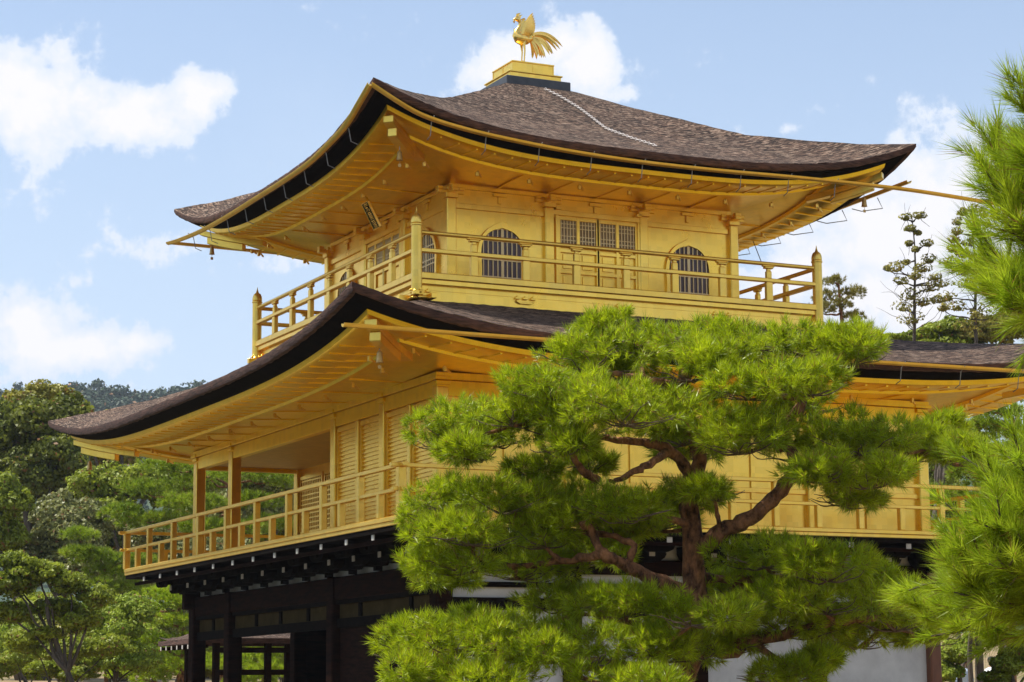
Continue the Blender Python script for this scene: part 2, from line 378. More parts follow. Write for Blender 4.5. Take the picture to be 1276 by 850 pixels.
ring(EL, [(.38, -.21), (.40, -.295), (.45, -.315), (.86, -.32), (.87, -.305), (1.24, -.29), (1.26, -.335), (1.34, -.335), (1.36, -.285), (2.50, -.23)], 'soffit', M['gold_bounce'], lower, dmax=2.5, strips=((.46, 1.22, -.323, -.295, .40, .035), (1.38, 2.44, -.289, -.237, 1.2, .03)))
def zU(x, y):
    dx, dy = abs(x-TX), abs(y-TY); r = max(dx, dy); u = (QU-r)/(QU-.6); s = min(dx, dy)/max(r, 1e-6)
    return roof_z(EU, s, u)

# little bracket straps under the eaves
for (xr, yr, z, st) in ((TX-3.95, TY-4.30, 9.99, .93),):
    for side in range(4):
        for k in range(-4, 5):
            c = side_pt((TX-3.93, TX+3.93, TY-3.93, TY+3.93), side, 0); dx, dy = ((1, 0), (0, 1), (1, 0), (0, 1))[side]
            x, y = c[0]+dx*k*.93, c[1]+dy*k*.93; lf = EU['lift']*abs(k*.93/QU)**EU['p']*.45
            zz = 9.93+lf
            mb = MB().bar((x-.03*dy, y-.03*dx, zz+.03), (x+.14*(dx+dy), y+.14*(dx+dy), zz-.02), .03, .03).box((x, y, zz-.01), (.05, .05, .07))
            part(mb, 'bracket_stud', M['gold_rail'], upper, bevel=.006)
for side, cnt, st in ((0, 5, 1.21), (3, 6, 1.19), (1, 5, 1.19), (2, 4, 1.21)):
    for k in range(-cnt, cnt+1):
        c = side_pt((-.98, W+.98, -.98, L2+.98), side, 0); dx, dy = ((1, 0), (0, 1), (1, 0), (0, 1))[side]
        x, y = c[0]+dx*k*st, c[1]+dy*k*st; lf = EL['lift']*abs(k*st/7.)**EL['p']*.4
        mb = MB().bar((x, y, 6.42+lf), (x+.17, y+.17, 6.38+lf), .032, .03).box((x, y, 6.41+lf), (.05, .05, .08))
        part(mb, 'bracket_stud', M['gold_rail'], lower, bevel=.006)

# hip beams with stepped gilded ends
def hip_beam(cx, cy, ox, oy, z0, z1, parent, w=.15):
    # centre-line from wall corner (cx,cy,z0) out to (ox,oy,z1)
    d = Vector((ox-cx, oy-cy, 0)); dn = d.normalized(); mb = MB(); n = 10; perp = Vector((-dn.y, dn.x, 0))*w/2
    def strip(t0, t1, dz0, dz1, ww):
        vs = []
        for i in range(n+1):
            t = t0+(t1-t0)*i/n; p = Vector((cx, cy, 0))+d*t; z = z0+(z1-z0)*t**2.2
            for sgn in (-1, 1):
                for h in (dz0, dz1): vs.append((p.x+perp.x*sgn*ww, p.y+perp.y*sgn*ww, z+h))
        fs = []
        for i in range(n):
            a, b = i*4, i*4+4
            fs += [(a, b, b+1, a+1), (a+2, a+3, b+3, b+2), (a, a+2, b+2, b), (a+1, b+1, b+3, a+3)]
        fs += [(0, 1, 3, 2), (n*4, n*4+2, n*4+3, n*4+1)]
        mb.add(vs, fs)
    strip(.66, .94, -.10, .03, 1.); strip(.5, 1.0, .032, .14, 1.12)
    return part(mb, 'hip_beam', M['gold'], parent, bevel=.008)
for sx_, sy_ in ((-1, -1), (1, -1), (-1, 1), (1, 1)):
    hip_beam(TX+sx_*S3, TY+sy_*S3, TX+sx_*(QU-.42), TY+sy_*(QU-.42), 10.02, 10.42, upper)
    cx, cy = (0 if sx_ < 0 else W), (0 if sy_ < 0 else L2)
    hip_beam(cx, cy, cx+sx_*2.0, cy+sy_*2.05, 6.42, 6.80, lower, w=.17)

# gutters with hangers
def gutter(pts, r=.055, name='gutter', hangers=(), hlen=.16, parent=pav, sup=None):
    mb = MB(); n = 6; vs = []
    P = [Vector(p) for p in pts]
    for i, p in enumerate(P):
        d = (P[min(i+1, len(P)-1)]-P[max(i-1, 0)]).normalized(); rr = d.cross(Vector((0, 0, 1))).normalized()
        for rad in (r, r*.82):
            for j in range(n+1):
                a = math.pi*j/n; vs.append(p+rr*math.cos(a)*rad-Vector((0, 0, 1))*math.sin(a)*rad)
    k = 2*(n+1); fs = []
    for i in range(len(P)-1):
        for j in range(n):
            fs.append((i*k+j, i*k+j+1, (i+1)*k+j+1, (i+1)*k+j)); fs.append((i*k+n+1+j, (i+1)*k+n+1+j, (i+1)*k+n+2+j, i*k+n+2+j))
        fs.append((i*k, (i+1)*k, (i+1)*k+n+1, i*k+n+1)); fs.append((i*k+n, i*k+2*n+1, (i+1)*k+2*n+1, (i+1)*k+n))
    fs += [tuple(list(range(n+1))+list(range(2*n+1, n, -1))), tuple((len(P)-1)*k+q for q in list(range(n, -1, -1))+list(range(n+1, 2*n+2)))]
    mb.add(vs, fs); g = part(mb, name, M['gold_rail'], parent, smooth=True)
    for h in hangers:
        h = Vector(h); dd = Vector(sup); h2 = h+dd*.05
        m2 = MB().tube([h-dd*.06+V(0, 0, .02), h2-V(0, 0, .06), h2+dd*.04-V(0, 0, .26), h2+dd*.16-V(0, 0, .30)], .008, 5)
        part(m2, 'gutter_hanger', M['steel'], g)
    return g
def eaveU(s): return EU['z']+EU['lift']*abs(s)**EU['p']
gy = TY-QU-.07; gx = TX-QU-.07
ptsR = [(gx, gy, 10.90)]+[(TX-QU+QU*2*t, gy, zz) for t, zz in ((.05, 10.61), (.09, 10.47), (.15, 10.36), (.22, 10.28), (.32, 10.20), (.45, 10.15), (.6, 10.15), (.75, 10.18), (.9, 10.19), (1.0, 10.18), (1.14, 10.12), (1.22, 10.08))]
def smooth_pts(P, k=4):
    P = [Vector(p) for p in P]; out = []
    for i in range(len(P)-1):
        p0, p1, p2, p3 = P[max(i-1, 0)], P[i], P[i+1], P[min(i+2, len(P)-1)]
        for j in range(k):
            t = j/k; out.append(.5*((2*p1)+(-p0+p2)*t+(2*p0-5*p1+4*p2-p3)*t*t+(-p0+3*p1-3*p2+p3)*t**3))
    return out+[P[-1]]
gutter(smooth_pts(ptsR), hangers=[(TX-4.1+k*.93, gy, float(np.interp((TX-4.1+k*.93-TX+QU)/(2*QU), [0, .05, .09, .15, .22, .32, .45, .6, .75, .9, 1], [10.9, 10.61, 10.47, 10.36, 10.28, 10.2, 10.15, 10.15, 10.18, 10.19, 10.18]))) for k in range(0, 9)], sup=(0, 1, 0))
ptsL = [(gx, gy, 10.90)]+[(gx, TY-QU+QU*2*t, zz) for t, zz in ((.04, 10.70), (.09, 10.50), (.15, 10.38), (.25, 10.25), (.37, 10.21), (.5, 10.20), (.65, 10.19), (.8, 10.22), (.93, 10.30), (1.01, 10.38))]
ZL = lambda t: float(np.interp(t, [0, .04, .09, .15, .25, .37, .5, .65, .8, .93, 1.01], [10.9, 10.7, 10.5, 10.38, 10.25, 10.21, 10.2, 10.19, 10.22, 10.3, 10.38]))
gutter(smooth_pts(ptsL), hangers=[(gx, TY-4.1+k*.98, ZL((QU-4.1+k*.98)/(2*QU))) for k in range(0, 9)], sup=(1, 0, 0))
gutter([(gx-.0, TY+QU+.07, 10.39), (TX, TY+QU+.07, 10.33), (TX+QU+.2, TY+QU+.07, 10.3)])
gR = gutter([(8.90, -.05, 10.44), (8.90, TY, 10.36), (8.90, TY+QU, 10.42)])
for k in range(8):
    y = .9+k*1.1; part(MB().tube([(8.90, y, 10.33), (8.93, y-.1, 10.12), (8.62, y+.1, 10.08), (8.45, y+.15, 10.12)], .009, 5), 'gutter_hanger', M['steel'], gR)
part(MB().tube([tuple(at(937, 297, 41.5)), tuple(at(943, 312, 41)), tuple(at(950, 330, 40.6))], .008, 5), 'lightning_wire', M['steel'])
gutter([(-2.62, -2.56, 6.76), (0, -2.56, 6.75), (4, -2.56, 6.745), (W+2.5, -2.56, 6.80)], hangers=[(4.5+k*1.15, -2.56, 6.75) for k in range(-3, 6)], sup=(0, 1, 0))

# ---- top ornament base ----
def tier(q, z0, z1, name, mat, ov=0):
    mb = MB().bx(TX-q, TX+q, TY-q, TY+q, z0, z1); return mb
fb = part(tier(.65, 12.52, 12.74, '', None), 'ridge_box', M['greybox'], upper, bevel=.01)
for sx_ in (-1, 1):
    for sy_ in (-1, 1): pass
mb = tier(.52, 12.742, 12.85, '', None); mb.bx(TX-.545, TX+.545, TY-.545, TY+.545, 12.85, 12.875)
part(mb, 'gilded_base', M['gold'], upper, bevel=.006)
mb = tier(.415, 12.875, 13.075, '', None); mb.bx(TX-.432, TX+.432, TY-.432, TY+.432, 13.075, 13.10)
for k in (-.415, 0, .415):
    mb.bx(TX+k-.010, TX+k+.010, TY-.424, TY-.415, 12.885, 13.07); mb.bx(TX-.424, TX-.415, TY+k-.010, TY+k+.010, 12.885, 13.07)
part(mb, 'gilded_base', M['gold'], upper, bevel=.004)

# ---- third storey ------------------------------------------------
x0, x1, y0, y1 = TX-S3, TX+S3, TY-S3, TY+S3; ZD = 8.21; ZC = 10.06
wl = MB().bx(x0, x1, y0, y1, ZD-.05, ZC+.03)
part(wl, 'wall', M['gold'], label='gilded third-storey wall')
for i in range(12):
    for (x, y) in [tuple(p_+q_*1.82 for p_, q_ in zip((x0, y0), [(0,0),(1,0),(2,0),(3,0),(3,1),(3,2),(3,3),(2,3),(1,3),(0,3),(0,2),(0,1)][i]))]:
        mb = MB().bx(x-.085, x+.085, y-.085, y+.085, ZD+.0, 9.82)
        pl = part(mb, 'pillar', M['gold'], bevel=.015)
        cp = MB().box((x, y, 9.86), (.22, .22, .09)).box((x, y, 9.925), (.48, .12, .06)).box((x, y, 9.928), (.12, .48, .06))
        for sg in (-.19, 0, .19): cp.box((x+sg, y, 9.985), (.1, .13, .06)); cp.box((x, y+sg, 9.986), (.13, .1, .062))
        part(cp, 'bracket_capital', M['gold'], pl, bevel=.01)
def frame_side(side, fn):
    "fn(u-axis helper) ; calls with functions mapping (a along wall, outward o, z) to world boxes"
    pass
class Face:
    "box helper on one side of a building: a along the wall, o outward from it"
    def __init__(s, side, base): s.side = side; s.base = base; s.mb = MB()
    def bx(s, a0, a1, o0, o1, z0, z1):
        if s.side == 'S': s.mb.bx(a0, a1, s.base-o1, s.base-o0, z0, z1)      # faces -Y
        elif s.side == 'N': s.mb.bx(a0, a1, s.base+o0, s.base+o1, z0, z1)
        elif s.side == 'W': s.mb.bx(s.base-o1, s.base-o0, a0, a1, z0, z1)    # faces -X
        else: s.mb.bx(s.base+o0, s.base+o1, a0, a1, z0, z1)
        return s
    def prism(s, poly, o0, o1):
        if s.side in 'SN':
            sg = -1 if s.side == 'S' else 1; s.mb.prism(poly, s.base+sg*o0, s.base+sg*o1, 'y')
        else:
            sg = -1 if s.side == 'W' else 1; s.mb.prism(poly, s.base+sg*o0, s.base+sg*o1, 'x')
        return s
def trims(side, base, a0, a1):
    f = Face(side, base)
    for i in range(3):
        p0 = a0+i*1.82+.087; p1 = a0+(i+1)*1.82-.087
        f.bx(p0, p1, 0, .035, 9.66, 9.75); f.bx(p0, p1, 0, .03, ZD, 8.34)
        f.bx((p0+p1)/2-.03, (p0+p1)/2+.03, 0, .03, 9.80, 9.92); f.bx((p0+p1)/2-.12, (p0+p1)/2+.12, 0, .045, 9.92, 9.98)
    f.bx(a0+.1, a1-.1, 0, .05, 9.99, 10.06)
    part(f.mb, 'wall_trim', M['gold'], bevel=.006)
for side, base, a0, a1 in (('S', y0, x0, x1), ('N', y1, x0, x1), ('W', x0, y0, y1), ('E', x1, y0, y1)): trims(side, base, a0, a1)
def kato_half(z):   # half width of the bell window at height z above its sill (0..1)
    if z < .52: return .405-.03*math.sin(z/.52*math.pi)*.6
    t = (z-.52)/.44
    return max(0., .40*math.sqrt(max(0, 1-min(1, t)**2.2)) if t < .97 else 0)
def kato_poly(c, z0, gx_=0., gz=0., sc=1.):
    L_ = []; H = .96
    for i in range(25):
        z = H*i/24*.999; t = i/24
        L_.append((kato_half(z)+gx_, z))
    pts = [(c+a, z0+z) for a, z in L_]+[(c, z0+H+gz+.015)]+[(c-a, z0+z) for a, z in reversed(L_)]
    return pts
def bell_window(side, base, c, z0=8.42):
    f = Face(side, base)
    outer = []; n = 28
    # frame: ring between inner outline and outer outline with a small ogee tip
    inn = []
    for i in range(n+1):
        z = .96*i/n; inn.append((kato_half(z), z))
    inn[-1] = (0, .97)
    out = [(a+.065+.02*(1 if i == 0 else 0), z) for i, (a, z) in enumerate(inn)]
    out2 = []
    for i, (a, z) in enumerate(inn):
        if z < .52: out2.append((a+.065, z))
        else:
            t = (z-.52)/.45; out2.append(((kato_half(z)+.065*(1-t)**.5)*1 + .0, z+.075*t**1.2))
    out2[-1] = (0, 1.09)
    for sg in (1, -1):
        vs = [(sg*a+c, zz+z0) for a, zz in inn]+[(sg*a+c, zz+z0) for a, zz in out2]
        for i in range(n):
            q = [vs[i], vs[n+1+i], vs[n+2+i], vs[i+1]]
            f.prism(q, .0, .05)
    w_ = part(f.mb, 'bell_window', M['gold'])
    g = Face(side, base); g.prism(kato_poly(c, z0), .004, .012); part(g.mb, 'pane', M['bellpane'], w_)
    l = Face(side, base)
    for k in range(-4, 5):
        a = k*.088; wdt = .05 if k == 0 else .018
        top = max([z for z in np.linspace(0, .96, 60) if kato_half(z) > abs(a)+.005] or [0]) if k else .955
        if top > .05: l.bx(c+a-wdt/2, c+a+wdt/2, .018, .034, z0, z0+top)
    for z in (.05, .13, .42, .5, .74): 
        h = kato_half(z)
        if h > .05: l.bx(c-h, c+h, .020, .037, z0+z-.011, z0+z+.011)
    l.bx(c-.47, c+.47, 0, .06, z0-.055, z0-.004)
    part(l.mb, 'lattice', M['lattice'], w_)
def panel_door(side, base, c, z0=8.345):
    f = Face(side, base); hw = .76
    f.bx(c-hw-.06, c-hw, 0, .07, z0, 9.70); f.bx(c+hw, c+hw+.06, 0, .07, z0, 9.70); f.bx(c-hw-.12, c+hw+.12, .0, .075, 9.70, 9.79)
    for s_ in (-1, 1): f.bx(c+s_*(hw+.02)-.05, c+s_*(hw+.02)+.05, .0, .11, 9.79, 9.85)
    d = part(f.mb, 'door', M['gold'], bevel=.006)
    for sg in (-1, 1):
        cc = c+sg*hw/2; h = hw/2-.008
        g = Face(side, base)
        for a in (-h, 0, h): g.bx(cc+a-.028, cc+a+.028, .0, .045, z0, 9.695)
        for z in (z0+.03, 8.74, 9.10, 9.19, 9.66): g.bx(cc-h, cc+h, .0, .042, z-.03, z+.03)
        for a in (-h/2, h/2): g.bx(cc+a-.10, cc+a+.10, 0, .02, z0+.09, 8.68); g.bx(cc+a-.10, cc+a+.10, 0, .02, 8.80, 9.05)
        lf = part(g.mb, 'door_leaf', M['gold'], d, bevel=.004)
        pn = Face(side, base); pn.bx(cc-h+.03, cc+h-.03, .003, .008, 9.22, 9.63); part(pn.mb, 'pane', M['doorpane'], d)
        q = Face(side, base)
        for a in np.linspace(-h+.05, h-.05, 12): q.bx(cc+a-.009, cc+a+.009, .012, .028, 9.22, 9.63)
        for z in (9.29, 9.36, 9.50, 9.57): q.bx(cc-h+.03, cc+h-.03, .010, .026, z-.008, z+.008)
        part(q.mb, 'lattice', M['lattice'], d)
for side, base, a0 in (('S', y0, x0), ('W', x0, y0), ('N', y1, x0), ('E', x1, y0)):
    bell_window(side, base, a0+.95 if side == 'S' else a0+.91); bell_window(side, base, a0+2.73+1.82); panel_door(side, base, a0+2.73+.03)

# ---- third-storey balcony ----
Q3 = S3+1.06
fl = MB().bx(TX-Q3-.02, TX+Q3+.02, TY-Q3-.02, TY+Q3+.02, 8.12, 8.205)
bal = part(fl, 'balcony', M['gold'], bevel=.01, label='third-storey balcony')
mb = MB()
for (a, b) in (((TX-Q3, TY-Q3), (TX+Q3, TY-Q3)), ((TX+Q3, TY-Q3), (TX+Q3, TY+Q3)), ((TX+Q3, TY+Q3), (TX-Q3, TY+Q3)), ((TX-Q3, TY+Q3), (TX-Q3, TY-Q3))):
    mb.bar((*a, 8.255), (*b, 8.255), .11, .11)
part(mb, 'base_rail', M['gold_rail'], bal, bevel=.012)
mb = MB(); q = Q3-.05; mb.bx(TX-q, TX+q, TY-q, TY+q, 7.84, 8.03); mb.bx(TX-q+.012, TX+q-.012, TY-q+.012, TY+q-.012, 8.03, 8.036); mb.bx(TX-q, TX+q, TY-q, TY+q, 8.036, 8.118); mb.bx(TX-q+.1, TX+q-.1, TY-q+.1, TY+q-.1, 7.4, 7.84)
part(mb, 'skirt_wall', M['gold'], bal)
mb = MB(); q = Q3-.14
for s_ in (-1, 1):
    mb.bx(TX-q-.38, TX+q+.38, TY+s_*(q-.06)-.045, TY+s_*(q-.06)+.045, 7.86, 7.95); mb.bx(TX+s_*(q-.06)-.045, TX+s_*(q-.06)+.045, TY-q-.38, TY+q+.38, 7.862, 7.948)
part(mb, 'skirt_beam', M['gold'], bal, bevel=.006)
# carved bracket reliefs along the skirt
for side, base, a0 in (('S', TY-Q3+.05, TX), ('W', TX-Q3+.05, TY), ('E', TX+Q3-.05, TY), ('N', TY+Q3-.05, TX)):
    for k in range(-4, 5):
        if k % 2: continue
        c = a0+k*.93; f = Face(side, base)
        for dx in (-.14, 0, .14): f.bx(c+dx-.045, c+dx+.045, 0, .05, 8.0, 8.03); f.bx(c+dx-.012, c+dx+.012, 0, .035, 8.03, 8.06)
        f.prism([(c-.17, 7.985), (c-.16, 7.955), (c-.10, 7.925), (c+.10, 7.925), (c+.16, 7.955), (c+.17, 7.985), (c+.12, 7.96), (c+.06, 7.95), (c-.06, 7.95), (c-.12, 7.96)], 0, .04)
        part(f.mb, 'carved_bracket', M['gold'], bal, bevel=.004)
# railing
for side in range(4):
    A_ = Vector((*side_pt((TX-Q3, TX+Q3, TY-Q3, TY+Q3), side, -1), 0)); B_ = Vector((*side_pt((TX-Q3, TX+Q3, TY-Q3, TY+Q3), side, 1), 0))
    d = (B_-A_).normalized(); nrm = Vector((-d.y, d.x, 0))
    mb = MB().bar(A_+V(0, 0, 8.665), B_+V(0, 0, 8.665), .10, .065)
    rl = part(mb, 'railing', M['gold_rail'], bevel=.008, label='third-storey balcony railing')
    mb = MB().tube([A_+V(0, 0, 8.955), B_+V(0, 0, 8.955)], .036, 10); part(mb, 'top_rail', M['gold_rail'], rl, smooth=True)
    for i in range(7):
        p = A_+d*(1.0+i*.93)
        mb = MB(); m_ = Matrix((d, nrm, Vector((0, 0, 1)))).transposed()
        mb.box(p+V(0, 0, 8.47), (.125, .085, .33), m_); mb.box(p+V(0, 0, 8.76), (.10, .075, .13), m_); 
        mb.box(p+V(0, 0, 8.845), (.07, .06, .05), m_); mb.box(p+V(0, 0, 8.885), (.17, .09, .035), m_); mb.box(p+V(0, 0, 8.915), (.24, .07, .028), m_)
        part(mb, 'rail_post', M['gold_rail'], rl, bevel=.01)
for sx_, sy_ in ((-1, -1), (1, -1), (-1, 1), (1, 1)):
    x, y = TX+sx_*Q3, TY+sy_*Q3
    mb = MB().lathe((x, y, 0), [(.088, 8.0), (.088, 9.05)], 16)
    cp = part(mb, 'corner_post', M['gold_rail'], smooth=True)
    mb = MB().lathe((x, y, 0), [(.09, 9.05), (.1, 9.06), (.1, 9.08), (.075, 9.085), (.092, 9.10), (.094, 9.13), (.086, 9.18), (.066, 9.225), (.045, 9.24), (.03, 9.252), (.014, 9.30), (.003, 9.36)], 16)
    part(mb, 'post_finial', M['gold_rail'], cp, smooth=True)
    mb = MB().box((x, y, 7.97), (.17, .17, .10)).box((x-sx_*.02, y-sy_*.13, 7.90), (.2, .26, .05)).box((x-sx_*.13, y-sy_*.02, 7.90), (.26, .2, .052))
    part(mb, 'corner_bracket', M['gold'], cp, bevel=.02)

# ---- second storey ----------------------------------------------
Z2 = 4.14; ZW = 6.55
mb = MB().bx(0.0, W, 0, .12, Z2+.05, ZW).bx(W-.12, W, .12, L2, Z2+.05, ZW).bx(0, .12, .12, 4.30, Z2+.05, ZW).bx(.12, 2.14, 4.18, 4.30, Z2+.05, ZW).bx(2.14, 2.26, 4.30, L2-.12, Z2+.05, ZW).bx(2.14, W-.12, L2-.12, L2, Z2+.05, ZW)
part(mb, 'wall', M['gold'], label='gilded second-storey wall')
mb = MB().bx(-.06, 2.14, 4.30, L2+.06, 6.28, 6.34)
part(mb, 'porch_ceiling', M['ceiling'])
cols2 = [(0, 0), (0, 2.14), (0, 4.30), (0, 9.68), (0, L2), (2.2, 0), (4.45, 0), (6.7, 0), (W, 0), (W, 4), (W, 8), (W, L2), (2.14, L2), (2.14, 6.5), (2.14, 8.9)]
for (x, y) in cols2:
    mb = MB().bx(x-.10, x+.10, y-.10, y+.10, Z2+.05, 6.34); pl = part(mb, 'pillar', M['gold'], bevel=.015)
mb = MB()
mb.bx(-.075, .075, -.06, L2+.09, 6.20, 6.44); mb.bx(-.09, W+.09, -.075, .075, 6.201, 6.441); mb.bx(.08, 2.14, L2-.07, L2+.07, 6.202, 6.442)
mb.bx(-.13, .0, -.13, L2+.13, 6.445, 6.56); mb.bx(0, W+.13, -.13, -.0, 6.446, 6.561)
part(mb, 'wall_plate', M['gold_bounce'], bevel=.008)
# bracket caps above the pillars
for (x, y) in cols2[:9]:
    mb = MB().box((x, y, 6.47), (.34 if x > 0 else .30, .30, .06)).box((x-.0, y, 6.40), (.24, .24, .07)); part(mb, 'bracket_capital', M['gold_bounce'], bevel=.01)
# slatted doors on the left face, between the pillars
for a, b in ((.11, .98), (1.12, 2.03), (2.25, 3.15), (3.29, 4.19)):
    f = Face('W', 0.0)
    f.bx(a, a+.05, .0, .05, 4.32, 6.1); f.bx(b-.05, b, .0, .05, 4.32, 6.1); f.bx(a, b, 0, .052, 6.10, 6.17); f.bx(a, b, 0, .052, 4.25, 4.33)
    for z in np.arange(4.40, 6.06, .068): f.bx(a+.05, b-.05, .0, .022, z, z+.028)
    part(f.mb, 'slatted_door', M['gold'])
for a in (1.05, 3.22):
    f = Face('W', 0.0); f.bx(a-.06, a+.06, .0, .09, 4.2, 6.19); part(f.mb, 'door_post', M['gold'], bevel=.01)
# lattice shutters on the porch back wall
for a, b in ((4.4, 6.4), (6.62, 8.8), (9.0, 10.35), (10.45, 11.72)):
    f = Face('W', 2.14)
    f.bx(a, b, .0, .05, 6.05, 6.12); f.bx(a, b, 0, .05, 4.92, 4.99); f.bx(a, b, 0, .05, 4.25, 4.32); f.bx(a, a+.05, 0, .05, 4.3, 6.06); f.bx(b-.05, b, 0, .05, 4.3, 6.06)
    sh = part(f.mb, 'lattice_shutter', M['gold'])
    g = Face('W', 2.14); g.bx(a+.05, b-.05, .002, .008, 4.99, 6.05); part(g.mb, 'backing', M['bronze'], sh)
    g = Face('W', 2.14)
    for y in np.arange(a+.10, b-.05, .095): g.bx(y-.014, y+.014, .01, .035, 4.99, 6.05)
    for z in np.arange(5.06, 6.03, .095): g.bx(a+.05, b-.05, .012, .037, z-.012, z+.012)
    part(g.mb, 'lattice', M['gold'], sh)
# right face panelling
f = Face('S', 0.0)
for i, a in enumerate((0, 2.2, 4.45, 6.7)):
    b = (2.2, 4.45, 6.7, W)[i]
    f.bx(a+.1, b-.1, 0, .04, 4.9, 4.98); f.bx(a+.1, b-.1, 0, .04, 4.22, 4.33); f.bx(a+.1, b-.1, 0, .04, 5.95, 6.05); f.bx((a+b)/2-.04, (a+b)/2+.04, 0, .03, 4.34, 5.94)
part(f.mb, 'wall_panelling', M['gold'], bevel=.005)
# balcony deck and railing of the second storey
O2 = 1.17
fl = MB().bx(-O2, W+O2, -O2, L2+O2, 4.13, 4.19)
b2 = part(fl, 'balcony', M['gold_rail'], bevel=.008, label='second-storey balcony')
mb = MB()
C2 = [(-O2+.03, -O2+.03), (W+O2-.03, -O2+.03), (W+O2-.03, L2+O2-.03), (-O2+.03, L2+O2-.03)]
for i in range(4): mb.bar((*C2[i], 4.225), (*C2[(i+1) % 4], 4.225), .10, .068)
part(mb, 'base_rail', M['gold_rail'], b2, bevel=.008)
for i in range(4):
    A_ = Vector((*C2[i], 0)); B_ = Vector((*C2[(i+1) % 4], 0)); d = (B_-A_).normalized(); ln = (B_-A_).length; zoff = .002*(i % 2)
    e = .17
    mb = MB().bar(A_-d*e+V(0, 0, 4.99+zoff), B_+d*e+V(0, 0, 4.99+zoff), .085, .06); mb.bar(A_-d*(e-.03)+V(0, 0, 4.64+zoff), B_+d*(e-.03)+V(0, 0, 4.64+zoff), .08, .055)
    rl = part(mb, 'railing', M['gold_rail'], bevel=.006, label='second-storey balcony railing')
    n = round(ln/.79)
    for k in range(n):
        p = A_+d*ln*k/n; top = 4.96 if k % 2 == 0 else 4.62
        w_ = .10 if k else .12
        mb = MB().box((p.x, p.y, (4.26+top)/2), (w_, w_, top-4.26)); part(mb, 'rail_post', M['gold_rail'], rl, bevel=.008)

# ---- underside of the balcony: dark joists with white ends --------
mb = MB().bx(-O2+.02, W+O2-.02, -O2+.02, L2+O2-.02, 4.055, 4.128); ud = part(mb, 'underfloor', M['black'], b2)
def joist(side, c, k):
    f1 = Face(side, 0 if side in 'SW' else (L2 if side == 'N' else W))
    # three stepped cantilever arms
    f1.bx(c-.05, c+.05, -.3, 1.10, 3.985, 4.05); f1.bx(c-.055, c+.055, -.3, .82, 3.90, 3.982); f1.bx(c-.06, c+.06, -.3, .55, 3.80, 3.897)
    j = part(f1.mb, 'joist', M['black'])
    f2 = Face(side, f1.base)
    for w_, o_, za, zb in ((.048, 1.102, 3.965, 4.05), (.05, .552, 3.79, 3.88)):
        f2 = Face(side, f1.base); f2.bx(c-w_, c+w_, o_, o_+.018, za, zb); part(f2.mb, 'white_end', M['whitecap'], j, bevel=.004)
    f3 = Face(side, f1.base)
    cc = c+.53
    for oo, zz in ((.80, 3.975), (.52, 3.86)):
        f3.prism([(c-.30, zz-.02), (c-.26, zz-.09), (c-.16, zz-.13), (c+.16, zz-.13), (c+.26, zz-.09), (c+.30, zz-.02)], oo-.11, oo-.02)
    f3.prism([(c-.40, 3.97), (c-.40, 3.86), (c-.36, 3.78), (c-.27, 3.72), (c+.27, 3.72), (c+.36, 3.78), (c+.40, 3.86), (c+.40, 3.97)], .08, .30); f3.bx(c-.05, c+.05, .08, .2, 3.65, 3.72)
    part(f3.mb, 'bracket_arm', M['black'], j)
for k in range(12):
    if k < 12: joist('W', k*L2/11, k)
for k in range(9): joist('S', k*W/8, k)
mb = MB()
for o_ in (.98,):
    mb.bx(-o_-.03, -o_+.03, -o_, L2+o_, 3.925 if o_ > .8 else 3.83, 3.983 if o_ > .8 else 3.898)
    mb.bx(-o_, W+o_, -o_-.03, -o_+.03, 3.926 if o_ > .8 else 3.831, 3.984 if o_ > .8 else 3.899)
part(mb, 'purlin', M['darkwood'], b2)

# ---- first storey ------------------------------------------------
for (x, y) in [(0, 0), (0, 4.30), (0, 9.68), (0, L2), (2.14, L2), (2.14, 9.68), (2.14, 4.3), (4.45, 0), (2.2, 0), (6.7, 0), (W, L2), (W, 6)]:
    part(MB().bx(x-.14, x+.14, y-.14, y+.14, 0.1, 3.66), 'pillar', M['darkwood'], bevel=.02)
part(MB().bx(W-.02, W+.20, -.12, .12, 0.1, 4.05), 'pillar', M['sunlit_wood'], bevel=.02, label='first-storey corner post with sunlit brown painted in')
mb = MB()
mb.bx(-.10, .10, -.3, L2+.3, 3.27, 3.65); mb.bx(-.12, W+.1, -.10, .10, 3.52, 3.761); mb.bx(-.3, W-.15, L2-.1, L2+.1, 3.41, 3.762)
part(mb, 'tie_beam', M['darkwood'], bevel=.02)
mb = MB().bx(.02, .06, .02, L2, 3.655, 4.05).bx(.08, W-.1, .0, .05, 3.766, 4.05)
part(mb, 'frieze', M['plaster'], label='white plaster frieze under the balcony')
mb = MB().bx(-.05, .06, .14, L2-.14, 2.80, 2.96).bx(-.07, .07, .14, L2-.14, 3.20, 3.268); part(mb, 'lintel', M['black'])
mb = MB().bx(.0, .03, .14, L2-.14, 2.962, 3.198); part(mb, 'transom_panel', M['brownpanel'])
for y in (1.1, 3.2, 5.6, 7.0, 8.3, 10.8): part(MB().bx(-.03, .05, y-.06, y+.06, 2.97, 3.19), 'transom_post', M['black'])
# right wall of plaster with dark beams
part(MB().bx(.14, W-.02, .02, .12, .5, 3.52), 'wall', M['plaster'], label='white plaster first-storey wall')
mb = MB().bx(.14, W-.02, -.06, .018, 2.95, 3.14).bx(.14, W-.02, -.062, .018, .4, .62).bx(.14, W-.02, -.05, .018, 3.30, 3.38); part(mb, 'wall_beam', M['black'], bevel=.01)
